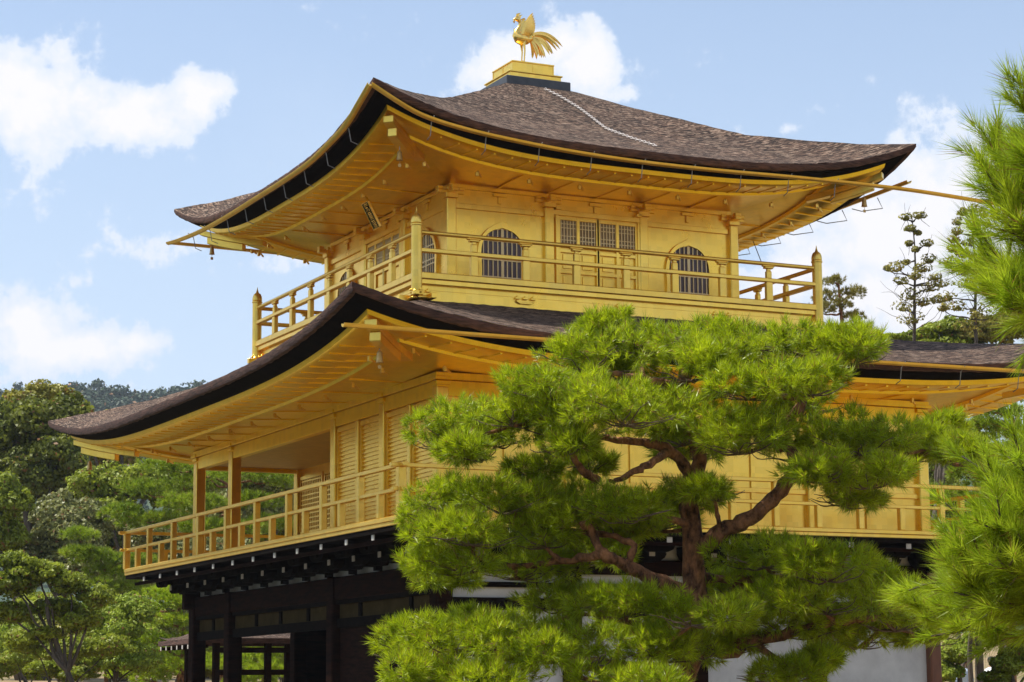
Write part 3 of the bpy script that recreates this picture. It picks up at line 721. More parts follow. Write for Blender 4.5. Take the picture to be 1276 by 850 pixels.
# inner dark walls, floor and ceiling of the veranda
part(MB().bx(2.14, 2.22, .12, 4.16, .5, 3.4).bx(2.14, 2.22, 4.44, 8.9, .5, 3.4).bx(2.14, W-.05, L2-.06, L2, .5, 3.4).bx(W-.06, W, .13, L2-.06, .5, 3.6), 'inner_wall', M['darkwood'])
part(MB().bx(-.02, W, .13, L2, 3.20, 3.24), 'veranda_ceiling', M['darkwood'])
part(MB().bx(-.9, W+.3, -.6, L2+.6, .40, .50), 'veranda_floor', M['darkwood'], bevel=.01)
part(MB().bx(-1.3, W+1.3, -1.3, L2+1.3, -.6, .12), 'stone_base', M['plaster'])
f = Face('W', 0.0)
for a, b in ((.15, 2.1), (2.2, 4.15)):
    f.bx(a, b, -.03, .0, .5, 2.85)
part(f.mb, 'plank_door', M['darkwood'])

# ------------------------------------------------------------------ things on the pavilion
exec_after = []
# wind bells
def bell(x, y, z, label, s=1.):
    s *= .8
    t = thing('wind_bell', label, 'bell', (x, y, z), 'wind bells hanging from the roof corners')
    b = MB().lathe((0, 0, 0), [(.075*s, -.23*s), (.066*s, -.20*s), (.056*s, -.12*s), (.052*s, -.05*s), (.035*s, -.02*s), (.012*s, 0)], 14)
    b.build('bell_body', M['bronze'], t, smooth=True, world=False)
    b = MB().tube([(0, 0, -.002), (0, 0, .16)], .006, 5); b.build('hook', M['steel'], t, world=False)
    b = MB().tube([(0, 0, -.1), (0, 0, -.22)], .004, 5).box((0, 0, -.245), (.05, .004, .05)); b.build('clapper', M['bronze'], t, world=False)
bell(-1.72, -1.72, 6.56, 'small bronze wind bell under the near corner of the lower roof')
bell(-1.75, L2+1.85, 6.50, 'small bronze wind bell under the far left corner of the lower roof')
bell(TX-4.3, TY-4.3, 10.12, 'small bronze wind bell under the near corner of the upper roof', .9)
bell(TX-4.45, TY+4.55, 10.25, 'small bronze wind bell at the far left corner of the upper roof', .9)
bell(TX+4.4, TY-4.4, 10.15, 'small bronze wind bell under the right corner of the upper roof', .9)
# name tablet
tb = thing('name_tablet', 'dark name tablet with gilded characters hanging under the upper eaves', 'tablet', tuple(at(463.5, 268, 37.3)))
tb.rotation_euler = (0, R_(-28), 0)
MB().box((0, 0, 0), (.04, .24, .46)).build('board', M['black'], tb, world=False)
b = MB()
for s_ in (-1, 1): b.box((-.01, s_*.125, 0), (.05, .018, .50)); b.box((-.01, 0, s_*.24), (.052, .268, .018))
b.build('frame', M['gold_bright'], tb, .006, world=False)
cu = bpy.data.curves.new('char', 'FONT'); cu.body = '究\n竟\n頂'; cu.size = .165; cu.extrude = .004; cu.align_x = 'CENTER'; cu.space_line = .95
to = bpy.data.objects.new('char', cu); COL.objects.link(to); bpy.context.view_layer.update()
me = bpy.data.meshes.new_from_object(to.evaluated_get(bpy.context.evaluated_depsgraph_get())); bpy.data.objects.remove(to)
if len(me.vertices):
    me.materials.clear(); me.materials.append(M['gold_bright']); zs = [v.co.y for v in me.vertices]; mid = (max(zs)+min(zs))/2
    me.transform(Matrix.Translation((0, -mid, 0)))
    me.transform(Matrix(((0, 0, -1, -.026), (-1, 0, 0, 0), (0, 1, 0, 0), (0, 0, 0, 1))))
    lt = bpy.data.objects.new('lettering', me); COL.objects.link(lt); lt.parent = tb
# chain on the roof
def onroof(px, py):
    r = ray(px, py); best = None
    for d in np.arange(34, 46, .01):
        p = CAMP+r*d
        if abs(p[0]-TX) < QU and abs(p[1]-TY) < QU and max(abs(p[0]-TX), abs(p[1]-TY)) > .66 and p[2] < zU(p[0], p[1])+.03: return Vector(p)
    return None
C0, C1 = onroof(680, 112), onroof(814, 182)
mb = MB(); n = 64
for i in range(n):
    t = i/(n-1); p = C0.lerp(C1, t); p += Vector((.07*math.sin(t*7), 0, 0)); p.z = zU(p.x, p.y)+.045
    t2 = min(1, t+.01); q = C0.lerp(C1, t2); d = Vector((C1.x-C0.x, C1.y-C0.y, C1.z-C0.z)).normalized()
    sidev = d.cross(Vector((0, 0, 1))).normalized(); upv = sidev.cross(d)
    a_, b_ = (sidev, upv) if i % 2 else (upv, sidev)
    pts = [p+d*.030*math.cos(w_)+a_*.019*math.sin(w_) for w_ in np.linspace(0, 2*math.pi, 9)]
    mb.tube(pts, .0075, 5, cap=False)
ch = mb.build('roof_chain', M['chainm']); tag(ch, 'pale chain lying down the upper shingled roof from the black ridge box', 'chain')

# ------------------------------------------------------------------ gilded phoenix on the ridge
ph = thing('phoenix_statue', 'gilded phoenix statue standing on the gold base at the roof top', 'statue', (TX, TY, 13.20))
ph.scale = (1.12, 1.12, 1.12)
def P3(f, u, l=0.): return Vector((-f, l, u))        # forward = -X
b = MB()
# body, neck and head in one continuous loft
spine = [(-.20, .47, .015), (-.15, .455, .06), (-.07, .43, .10), (.02, .42, .118), (.08, .44, .108), (.115, .47, .075), (.105, .53, .05), (.07, .59, .036), (.045, .65, .029), (.05, .70, .031), (.075, .735, .042), (.10, .745, .045), (.13, .742, .032), (.155, .735, .013), (.18, .725, .004)]
b.tube([P3(f, u) for f, u, r in spine], [r for f, u, r in spine], 14, flat=.85)
for l in (-.05, .05):
    b.tube([P3(-.01, .38, l*.8), P3(.0, .31, l), P3(-.012, .20, l), P3(.0, .03, l), P3(.01, .0, l)], [.045, .024, .014, .012, .016], 8)
    for a in (-.5, 0, .5): b.tube([P3(.0, .012, l), P3(.05*math.cos(a), .012, l+.05*math.sin(a)), P3(.085*math.cos(a), .004, l+.085*math.sin(a))], [.014, .012, .004], 6)
    b.tube([P3(0, .012, l), P3(-.05, .006, l)], [.012, .004], 6)
b.build('body', M['gold_bright'], ph, smooth='all', world=False)
b = MB()   # comb and wattles
for k, (f, u, h) in enumerate(((.05, .785, .045), (.08, .80, .06), (.11, .80, .05))): b.tube([P3(f, u-.02), P3(f-.01, u+h*.5), P3(f-.045, u+h)], [.014, .016, .003], 6)
b.tube([P3(.15, .73), P3(.16, .69), P3(.15, .665)], [.01, .018, .004], 6); b.tube([P3(.03, .74), P3(-.02, .765), P3(-.06, .755)], [.012, .014, .003], 6)
b.build('comb', M['gold_bright'], ph, smooth=True, world=False)
b = MB()   # breast plumes
for k in range(4): b.tube([P3(.11, .45+.02*k), P3(.15, .48+.025*k), P3(.165, .52+.02*k)], [.016, .010, .002], 6)
b.build('breast_plume', M['gold_bright'], ph, smooth=True, world=False)
def blade(b, p0, p1, p2, w0, w1, l_dir=None, n=8, th=.008):
    "curved feather: quadratic curve with a flat leaf-shaped section"
    pts = [p0*(1-t)**2+p1*2*t*(1-t)+p2*t*t for t in np.linspace(0, 1, n+1)]
    vs = []
    for i, p in enumerate(pts):
        t = i/n; d = (pts[min(i+1, n)]-pts[max(0, i-1)]).normalized(); sd = d.cross(l_dir).normalized(); w_ = (w0*(1-t)+w1*t)*(math.sin(math.pi*min(1, .12+t*.88))**.5+.03)
        vs += [p+sd*w_, p+l_dir*th, p-sd*w_, p-l_dir*th]
    fs = [(i*4+j, i*4+(j+1) % 4, (i+1)*4+(j+1) % 4, (i+1)*4+j) for i in range(n) for j in range(4)]+[(3, 2, 1, 0), (n*4, n*4+1, n*4+2, n*4+3)]
    b.add(vs, fs)
for sg in (-1, 1):
    b = MB(); y = .09*sg
    # wing raised upwards: solid core with overlapping pinions along the rear edge
    for k in range(11):
        t = k/10; root = P3(.04-.10*t, .46+.02*t, y); tip = P3(-.12-.055*math.sin(t*3.1), .84-.40*t, y*(1.6-.4*t)); mid = P3(-.015-.14*t, .68-.22*t, y*1.5)
        blade(b, root, mid, tip, .050, .028, l_dir=Vector((.15, 1, 0)).normalized(), th=.010)
    w = b.build('wing', M['gold_bright'], ph, world=False)
for k in range(15):
    t = k/14; b = MB(); y = .08*math.sin(k*2.4); e = t**.8
    p0 = P3(-.15, .50-.09*t, y*.3); p1 = P3(-.46+.22*e, .66-.36*e, y); p2 = P3(-.74+.52*e, .37-.24*math.sin(e*1.75), y*1.5)
    blade(b, p0, p1, p2, .030, .030, l_dir=Vector((.1, 1, .1)).normalized(), n=10, th=.006)
    b.build('tail_feather', M['gold_bright'], ph, world=False)
b = MB().lathe((0, 0, -.10), [(.16, 0), (.15, .045), (.09, .085), (.0, .10)], 18); b.build('perch', M['gold'], ph, smooth=True, world=False)

# ------------------------------------------------------------------ plants: builders
rng = np.random.default_rng(7)
def leaf_mat(name, base, var, rough=.5, transl=.3, vscale=2., spec=.4, spread=.35, dead=.03):
    m = material(name, base, rough, 0, var=var, vscale=vscale, transl=transl, spec=spec, detail=3)
    t = m.node_tree; N = t.nodes; L = t.links; r = [n for n in N if n.type == 'VALTORGB'][0]; ge = N.new('ShaderNodeNewGeometry')
    q = N.new('ShaderNodeMapRange'); q.inputs[3].default_value = 1-spread; q.inputs[4].default_value = 1+spread; L.new(ge.outputs['Random Per Island'], q.inputs[0])
    v = N.new('ShaderNodeVectorMath'); v.operation = 'SCALE'; L.new(r.outputs[0], v.inputs[0]); L.new(q.outputs[0], v.inputs['Scale'])
    w = N.new('ShaderNodeTexWhiteNoise'); w.noise_dimensions = '1D'; L.new(ge.outputs['Random Per Island'], w.inputs['W'])
    c = N.new('ShaderNodeMath'); c.operation = 'LESS_THAN'; c.inputs[1].default_value = dead; L.new(w.outputs[0], c.inputs[0])
    x = N.new('ShaderNodeMix'); x.data_type = 'RGBA'; L.new(c.outputs[0], x.inputs[0]); L.new(v.outputs[0], x.inputs[6]); x.inputs[7].default_value = (.28, .14, .05, 1)
    L.new(x.outputs[2], N['Principled BSDF'].inputs['Base Color'])
    for n in N:
        if n.type == 'BSDF_TRANSLUCENT': L.new(x.outputs[2], n.inputs[0])
    return m
M['needle'] = leaf_mat('pine_needles', (.25, .34, .006), (.50, .58, .014), .36, .5, 3.5, .4, .45, .05)
M['needle2'] = leaf_mat('pale_pine_needles', (.24, .36, .010), (.46, .56, .03), .36, .5, 4., .4, .4, .04)
M['needle_far'] = leaf_mat('far_pine_needles', (.18, .27, .012), (.33, .42, .025), .5, .45, .8)
M['twig'] = material('pine_twig', (.09, .055, .035), .9, var=(.19, .13, .09), vscale=12)
M['bark'] = material('red_pine_bark', (.035, .012, .006), .95, var=(.42, .19, .09), vscale=11, vstretch=(1, 1, .6), bump=.05, bscale=22, detail=8)
M['bark_grey'] = material('grey_bark', (.04, .03, .024), .95, var=(.13, .105, .08), vscale=6, vstretch=(1, 1, .4), bump=.03, bscale=16)
M['leaf_dark'] = leaf_mat('dark_evergreen_leaves', (.08, .11, .012), (.22, .24, .025), .5, .42, .5, .3)
M['leaf_olive'] = leaf_mat('olive_leaves', (.16, .17, .018), (.36, .32, .035), .5, .25, .5)
M['leaf_mid'] = leaf_mat('mid_green_leaves', (.17, .22, .016), (.35, .40, .035), .5, .46, .6, .3)
M['leaf_grey'] = leaf_mat('glossy_greygreen_leaves', (.14, .16, .035), (.31, .31, .10), .45, .3, 1.2, .4)
M['leaf_bright'] = leaf_mat('bright_shrub_leaves', (.20, .29, .02), (.38, .45, .05), .5, .4, .9, .3)
M['leaf_hill'] = leaf_mat('hill_forest_leaves', (.02, .045, .02), (.05, .085, .03), .6, .1, .03)
M['leaf_conifer'] = leaf_mat('brown_green_conifer', (.18, .18, .03), (.36, .31, .07), .6, .35, 1.5, .2)

def frames(D, rng):
    D = D/np.linalg.norm(D, axis=1, keepdims=True)
    a = rng.normal(size=D.shape); X = np.cross(D, a); X /= np.linalg.norm(X, axis=1, keepdims=True); Y = np.cross(D, X)
    return np.stack([X, Y, D], 2)       # (n,3,3) columns
def tuft_template(n, L, shoot, w, rng, lo=18, hi=78):
    th = np.radians(rng.uniform(lo, hi, n)); ph_ = rng.uniform(0, 2*np.pi, n); t = rng.uniform(0, 1, n)
    base = np.zeros((n, 3)); base[:, 2] = t*shoot
    th = th*(1.1-.55*t)
    d = np.stack([np.sin(th)*np.cos(ph_), np.sin(th)*np.sin(ph_), np.cos(th)], 1)
    ln = L*rng.uniform(.7, 1.08, n)[:, None]
    sd = np.cross(d, rng.normal(size=(n, 3))); sd /= np.linalg.norm(sd, axis=1, keepdims=True)
    tip = base+d*ln; tip[:, 2] += 0.10*ln[:, 0]
    return np.stack([base-sd*w/2+d*.01, base+sd*w/2+d*.01, tip], 1)     # (n,3,3)
def place_tufts(P, D, S, templates, rng):
    F = frames(D, rng); which = rng.integers(0, len(templates), len(P)); out = []
    for k, T in enumerate(templates):
        m = which == k
        if not m.any(): continue
        q = np.einsum('mij,nvj->mnvi', F[m], T)*S[m][:, None, None, None]+P[m][:, None, None, :]
        out.append(q.reshape(-1, 3))
    return np.concatenate(out)
def tri_mesh(name, co, mat, parent):
    return np_mesh(name, co, np.arange(len(co)).reshape(-1, 3), mat, parent, parent_loc=tuple(parent.location))
def quad_mesh(name, co, mat, parent=None):
    return np_mesh(name, co, np.arange(len(co)).reshape(-1, 4), mat, parent, parent_loc=tuple(parent.location) if parent is not None else (0, 0, 0))
def pad_points(c, rx, ry, rz, n, rng, low=-.25, lump=.22):
    "points and outward directions on a lumpy flattened dome"
    d = rng.normal(size=(int(n*2.2), 3)); d /= np.linalg.norm(d, axis=1, keepdims=True); d = d[d[:, 2] > low][:n]
    k = 9; cs = rng.normal(size=(k, 3)); cs[:, 2] = np.abs(cs[:, 2]); cs /= np.linalg.norm(cs, axis=1, keepdims=True)
    l = np.max(d@cs.T, axis=1); rad = (1-lump)+lump*2*np.clip((l-.7)/.3, 0, 1)
    rad *= rng.uniform(.55, 1.0, len(d))**.35
    p = d*rad[:, None]*np.array([rx, ry, rz]); p[:, 2] = np.where(p[:, 2] < 0, p[:, 2]*.75, p[:, 2])
    nn = d/np.array([rx, ry, rz])*min(rx, ry); nn /= np.linalg.norm(nn, axis=1, keepdims=True)
    return p+c, nn
def wiggle(p0, p1, n, amp, rng, sag=0.):
    p0, p1 = np.array(p0, float), np.array(p1, float); L = np.linalg.norm(p1-p0); pts = []
    off = np.zeros(3)
    for i in range(n+1):
        t = i/n; off = off*.6+rng.normal(size=3)*amp*L*.5
        e = 4*t*(1-t); pts.append(Vector(p0+(p1-p0)*t+off*min(1, e*1.4)+np.array([0, 0, -sag*L*e])))
    return smooth_pts(pts, 3)
def limb(mb, pts, r0, r1, n=9, rng=rng, rough=.12):
    k = len(pts); mb.tube(pts, [(r0+(r1-r0)*(i/(k-1)))*(1+rough*float(rng.normal())) for i in range(k)], n)

# ------------------------------------------------------------------ the garden pine in front of the pavilion
def P_(px, py, d): return Vector(at(px, py, d))
def garden_pine():
    g = np.random.default_rng(11); D0 = 22.
    base = at(862, 873, D0); base[2] = ground_h(base[0], base[1])-.1
    t = thing('garden_pine', 'large trained red pine with layered needle pads in front of the pavilion', 'tree', tuple(base))
    k = D0/FPX
    pads = [(735,440,82,36,.3),(690,478,62,30,-.3),(800,425,62,26,.5),(860,452,66,34,.1),(930,432,72,28,.5),(1000,425,74,26,.2),(1060,440,58,25,-.1),(930,482,60,24,-.4),(1010,475,66,26,-.5),
            (580,528,64,32,.2),(640,512,58,28,-.2),(600,562,52,20,-.5),(545,545,34,22,.3),
            (700,520,80,38,-.1),(780,505,84,38,-.6),(850,530,72,38,.2),(700,556,46,15,-.5),
            (920,540,78,38,-.3),(1000,548,80,38,.3),(1070,545,66,34,-.2),(1130,555,70,32,.1),(1180,535,44,26,.5),(1195,565,34,22,-.2),(1085,590,66,26,-.4),(1025,585,56,24,-.6),(1050,618,52,18,.0),
            (560,620,56,26,.1),(625,622,64,28,-.3),(700,625,72,30,.2),(775,632,74,28,-.4),(845,622,62,22,.3),(890,612,46,16,-.2),(590,662,70,26,-.6),(680,665,76,26,-.2),(765,655,56,20,.3),
            (575,700,64,24,-.4),(650,706,76,24,.2),(730,690,60,20,.5),(555,722,38,15,.2),
            (955,690,66,26,-.2),(1030,705,74,28,-.7),(1095,722,50,26,.1),(940,735,84,28,.2),(1030,745,84,30,-.5),(1115,768,66,28,-.2),(1160,790,44,20,.4),
            (700,748,70,20,.1),(780,752,84,22,-.4),(860,765,76,22,-.9),(980,778,74,24,-.2),(1070,792,62,22,.2),
            (665,585,40,16,.2),(735,580,44,12,.4),(770,455,60,30,.6),(850,490,60,26,.6),(650,640,60,24,.6),(820,650,50,16,.5),(860,560,44,18,.7),(1000,505,60,22,.6),(620,540,50,26,.6),(540,640,40,22,.5),(900,735,60,22,.6),(1000,722,70,26,.6),(800,780,80,22,.6),(620,775,60,22,.6),(1110,740,44,22,.6),(1060,425,44,22,.5),(885,420,48,22,.6),(760,405,36,16,.6),(700,500,60,30,.7),
            (505,800,52,34,-.5),(570,792,70,36,-.8),(650,798,84,36,-.3),(740,805,84,32,-.8),(830,808,70,26,-.6),(530,838,62,26,-.9),(640,845,90,26,-1.),(760,848,80,22,-1.1),(960,838,56,22,-.5),(905,800,60,20,-.3),(1010,822,36,12,-.4)]
    tmpl = [tuft_template(27, .10, .06, .0072, g, 12, 82) for _ in range(10)]
    allP, allD = [], []; cen = []
    for (px, py, rx, ry, dz) in pads:
        D = D0+dz*1.25; kk = D/FPX; c = at(px, py+ry*.35, D); X, Z = rx*kk*1.03, ry*kk*1.08; Yd = X*.85
        Rm = np.array([RT/np.linalg.norm(RT), [FW[0], FW[1], 0]/np.linalg.norm([FW[0], FW[1]]), [0, 0, 1]])
        n = int(120+520*(X*Z+X*Yd*.5))
        # several small tufty mounds make one pad
        subs = max(3, int(X*9))
        for q in range(subs):
            o = np.array([g.uniform(-.72, .72)*X, g.uniform(-.6, .6)*Yd, 0]); rr = math.hypot(o[0]/X, o[1]/Yd); o[2] = Z*(.55*(1-rr*rr)-.25+g.uniform(-.1, .1))
            s_ = g.uniform(.30, .46)
            p, d = pad_points(np.zeros(3), X*s_*1.0, Yd*s_, Z*.66, int(n/subs*1.2), g, low=-.6, lump=.34)
            d = d+g.normal(size=d.shape)*.35
            p = p+o; p = p@Rm+c; d = d@Rm; d[:, 2] += .35
            allP.append(p); allD.append(d)
        cen.append((c, X, Yd, Z, Rm))
    Pp = np.concatenate(allP); Dd = np.concatenate(allD); S = g.uniform(.8, 1.2, len(Pp))
    tri_mesh('crown', place_tufts(Pp, Dd, S, tmpl, g), M['needle'], t)
    print('garden pine tufts', len(Pp))
    # trunk and limbs, from the picture's visible runs of wood
    mb = MB()
    tr = [Vector(base), P_(850, 960, D0), P_(838, 880, D0-.1), P_(858, 820, D0), P_(866, 760, D0), P_(864, 700, D0), P_(862, 655, D0), P_(856, 610, D0+.1), P_(872, 575, D0+.2), P_(862, 530, D0+.2), P_(850, 480, D0+.3), P_(868, 440, D0+.3)]
    ts = smooth_pts(tr, 4); kx = len(ts); mb.tube(ts, [(.22-.175*(i/(kx-1))**.62)*(1+.06*float(g.normal())) for i in range(kx)], 14)
    runs = [([(866,690,0),(900,662,-.1),(935,645,-.2),(968,618,-.2),(990,585,-.1),(985,560,0),(960,545,.1),(1000,500,.2),(960,490,.1),(945,470,.1)], .085, .035),
            ([(990,585,-.1),(1040,572,-.2),(1100,572,-.2),(1160,560,0)], .04, .015),
            ([(860,590,.1),(835,562,0),(800,552,-.1),(745,545,-.2),(690,535,-.1)], .06, .02),
            ([(835,562,0),(815,575,-.3),(785,592,-.4),(760,600,-.3)], .05, .02),
            ([(745,600,-.2),(722,582,-.3),(715,560,-.3),(745,548,-.2)], .045, .02),
            ([(864,740,0),(815,722,-.2),(780,704,-.3),(752,690,-.4),(738,665,-.3),(725,650,-.3)], .085, .035),
            ([(780,704,-.3),(790,680,-.3),(760,668,-.2),(700,660,0),(640,650,0)], .045, .015),
            ([(752,690,-.4),(700,700,-.2),(640,705,-.1),(580,690,0)], .05, .015),
            ([(862,800,0),(900,812,-.3),(940,800,-.4),(985,788,-.4),(1040,775,-.4),(1100,770,-.2)], .085, .03),
            ([(940,800,-.4),(975,825,-.4),(1010,818,-.4)], .04, .02),
            ([(864,720,0),(920,722,.1),(980,720,0),(1040,715,-.3)], .05, .02),
            ([(850,840,-.1),(780,835,-.6),(700,820,-.8),(620,815,-.8),(540,812,-.8)], .10, .03),
            ([(850,800,-.1),(780,775,-.3),(720,765,0)], .04, .015),
            ([(862,655,0),(830,645,-.2),(780,640,-.3),(720,640,0)], .04, .015),
            ([(862,530,.2),(800,520,-.3),(740,510,-.3),(660,525,-.1),(590,545,.1)], .045, .015),
            ([(850,480,.3),(800,470,.2),(750,465,.3),(700,480,0)], .04, .012),
            ([(855,500,.3),(900,490,.2),(940,475,0),(1000,460,0),(1050,450,0)], .045, .015)]
    for run, r0, r1 in runs:
        pts = smooth_pts([P_(a, b_, D0+c_) for a, b_, c_ in run], 5); kx = len(pts)
        mb.tube([p+Vector(g.normal(size=3)*.008) for p in pts], [(r0+(r1-r0)*i/(kx-1))*(1+.10*float(g.normal())) for i in range(kx)], 9)
    nodes = np.array([np.array(P_(a, b_, D0+c_)) for run, r0, r1 in runs for a, b_, c_ in run])
    tw = MB()
    for (c, X, Yd, Z, Rm) in cen:
        j = np.argmin(np.linalg.norm(nodes-c, axis=1)); root = c+np.array([0, 0, -Z*.3])
        pts = wiggle(nodes[j], root, 5, .05, g, .02); limb(mb, pts, .03, .016, 7, g)
        for q in range(9):
            a = g.uniform(0, 6.28); e = np.array([math.cos(a)*X*.85, math.sin(a)*Yd*.85, g.uniform(-.1, .35)*Z])@Rm+c
            pp = wiggle(root, e, 4, .07, g, .03); limb(tw, pp, .010, .003, 5, g)
    tk = mb.build('trunk', M['bark'], None, smooth='all'); tk.parent = t; tk.matrix_parent_inverse = Matrix.Translation(t.location).inverted()
    o = tw.build('twigs', M['twig'], None); o.parent = tk
garden_pine()

# ------------------------------------------------------------------ nearer pine reaching in from the right
def near_pine():
    g = np.random.default_rng(23); D0 = 9.5
    base = at(1420, 900, D0+.3); base[2] = ground_h(base[0], base[1])-.1
    t = thing('near_pine', 'closer pine with long needles reaching in at the right edge', 'tree', tuple(base))
    mb = MB(); top = at(1400, 60, D0+.3)
    tr = smooth_pts([Vector(base), P_(1425, 700, D0+.3), P_(1395, 480, D0+.4), P_(1410, 250, D0+.3), Vector(top)], 6); kx = len(tr)
    mb.tube(tr, [.13-.09*i/(kx-1) for i in range(kx)], 12)
    P, D, S = [], [], []
    # shoots: (start px, end px, depth) leafy along the outer part
    shoots = []
    br = [((1400,380),(1335,270),(1278,150),-.2),((1405,420),(1320,320),(1232,205),.1),((1400,440),(1320,350),(1245,255),-.1),((1400,400),(1340,300),(1285,215),-.3),
          ((1400,480),(1310,400),(1222,345),.2),((1400,500),(1320,420),(1252,385),-.3),((1400,460),(1330,380),(1268,300),-.2),((1400,500),(1340,440),(1285,370),0),((1400,520),(1330,430),(1240,330),.1),
          ((1400,700),(1300,660),(1225,600),0),((1400,720),(1290,700),(1200,655),.1),((1400,740),(1290,720),(1200,700),-.2),((1400,760),(1280,740),(1165,725),.1),((1400,780),(1280,765),(1150,768),.2),
          ((1400,690),(1310,640),(1262,585),-.3),((1400,800),(1290,780),(1205,745),-.3),((1400,760),(1310,720),(1235,660),-.4),((1400,750),(1320,700),(1265,640),-.2),((1400,780),(1320,740),(1250,715),-.4),((1400,780),(1330,740),(1280,680),-.3),((1400,800),(1330,770),(1262,755),-.3),((1400,800),(1300,790),(1190,785),0)]
    for (a, b_, c_, dz) in br:
        c_ = (c_[0]+14, c_[1]); b_ = (b_[0]+10, b_[1])
        d = D0+dz; far = b_[1] > 600; d += .9 if far else 0
        pts = smooth_pts([P_(*a, d+.2), P_(*b_, d+.1), P_(*c_, d)], 8); kx = len(pts)
        mb.tube(pts, [.022-.016*i/(kx-1) for i in range(kx)], 6)
        ln = len(pts)
        for i in range(ln//3, ln):
            if g.random() < .35 and i < ln-1: continue
            p = np.array(pts[i]); dirr = np.array(pts[min(i+1, ln-1)]-pts[max(i-1, 0)]); dirr /= np.linalg.norm(dirr)
            for q in range(3):
                dd = dirr+g.normal(size=3)*.62+np.array([0, 0, .42]); dd /= np.linalg.norm(dd); l = g.uniform(.07, .20)
                e = p+dd*l
                mb.tube([Vector(p), Vector(p+dd*l*.5+g.normal(size=3)*.01), Vector(e)], [.007, .006, .004], 5)
                for z in (0.15, .5, .85, 1.):
                    P.append(p+dd*l*z); D.append(dd+g.normal(size=3)*.12); S.append(g.uniform(.8, 1.15))
    tmpl = [tuft_template(46, .115, .07, .0034, g, 12, 66) for _ in range(8)]
    P, D, S = np.array(P), np.array(D), np.array(S); print('near pine tufts', len(P))
    tri_mesh('crown', place_tufts(P, D, S, tmpl, g), M['needle2'], t)
    tk = mb.build('trunk', M['bark_grey'], None, smooth='all'); tk.parent = t; tk.matrix_parent_inverse = Matrix.Translation(t.location).inverted()
near_pine()

# ------------------------------------------------------------------ trees and shrubs behind
def leaf_quads(P, N, size, g, asp=.55):
    n = len(P); F = frames(N+g.normal(size=N.shape)*.55, g); s = size*g.uniform(.6, 1.25, n)[:, None]
    X, Y, Z = F[:, :, 0], F[:, :, 1], F[:, :, 2]
    return np.stack([P-X*s, P+Y*s*asp+Z*s*.18, P+X*s, P-Y*s*asp+Z*s*.18], 1).reshape(-1, 3)
def leafy_tree(name, label, cat, blobs, D, mat, nleaf, size, g, trunk_px=None, lean=None, group=None, bark='bark_grey', sub=34, trunk_r=.16):
    nleaf = int(nleaf*1.9); size = size*.72
    """blobs: (px, py, rx px, ry px, depth shift m)"""
    cs = []
    for (px, py, rx, ry, dz) in blobs:
        k = (D+dz)/FPX; cs.append((at(px, py, D+dz), rx*k, ry*k))
    C_ = np.mean([c for c, a, b_ in cs], axis=0)
    bx_, by_ = (C_[0], C_[1]) if trunk_px is None else tuple(at(trunk_px, 850, D)[:2])
    bz = ground_h(bx_, by_)
    t = thing(name, label, cat, (bx_, by_, bz-.05), group)
    Ps, Ns = [], []; tot = sum(a*b_ for c, a, b_ in cs)
    for (c, a, b_) in cs:
        n = int(nleaf*a*b_/tot/sub)
        for q in range(sub):
            d = g.normal(size=3); d /= np.linalg.norm(d); d[2] = abs(d[2])*1.1-.45 if g.random() < .8 else d[2]
            o = c+d*np.array([a, a, b_])*g.uniform(.55, .82); s_ = g.uniform(.20, .40)
            p, nn = pad_points(np.zeros(3), a*s_, a*s_, b_*s_*1.1, n, g, low=-.5, lump=.2)
            Ps.append(p+o); Ns.append(nn)
        m_ = int(n*sub*.25); v = g.normal(size=(m_, 3)); v /= np.linalg.norm(v, axis=1, keepdims=True)
        Ps.append(c+v*np.array([a, a, b_])*g.uniform(.3, .75, m_)[:, None]); Ns.append(v)
    Pn, Nn = np.concatenate(Ps), np.concatenate(Ns)
    quad_mesh('crown', leaf_quads(Pn, Nn, size, g), M[mat], t)
    mb = MB(); b0 = Vector((bx_, by_, bz-.1)); top = Vector(C_)
    pts = wiggle(b0, top, 6, .05, g); limb(mb, pts, trunk_r, trunk_r*.45, 9, g, .05)
    for (c, a, b_) in cs:
        j = pts[int(len(pts)*.55)]; limb(mb, wiggle(j, c, 5, .06, g), trunk_r*.5, trunk_r*.15, 7, g)
        for q in range(5):
            d = g.normal(size=3); d /= np.linalg.norm(d); limb(mb, wiggle(c, c+d*np.array([a, a, b_])*.85, 4, .08, g), trunk_r*.18, trunk_r*.05, 5, g)
    o = mb.build('trunk', M[bark], None, smooth='all'); o.parent = t; o.matrix_parent_inverse = Matrix.Translation(t.location).inverted()
    return t
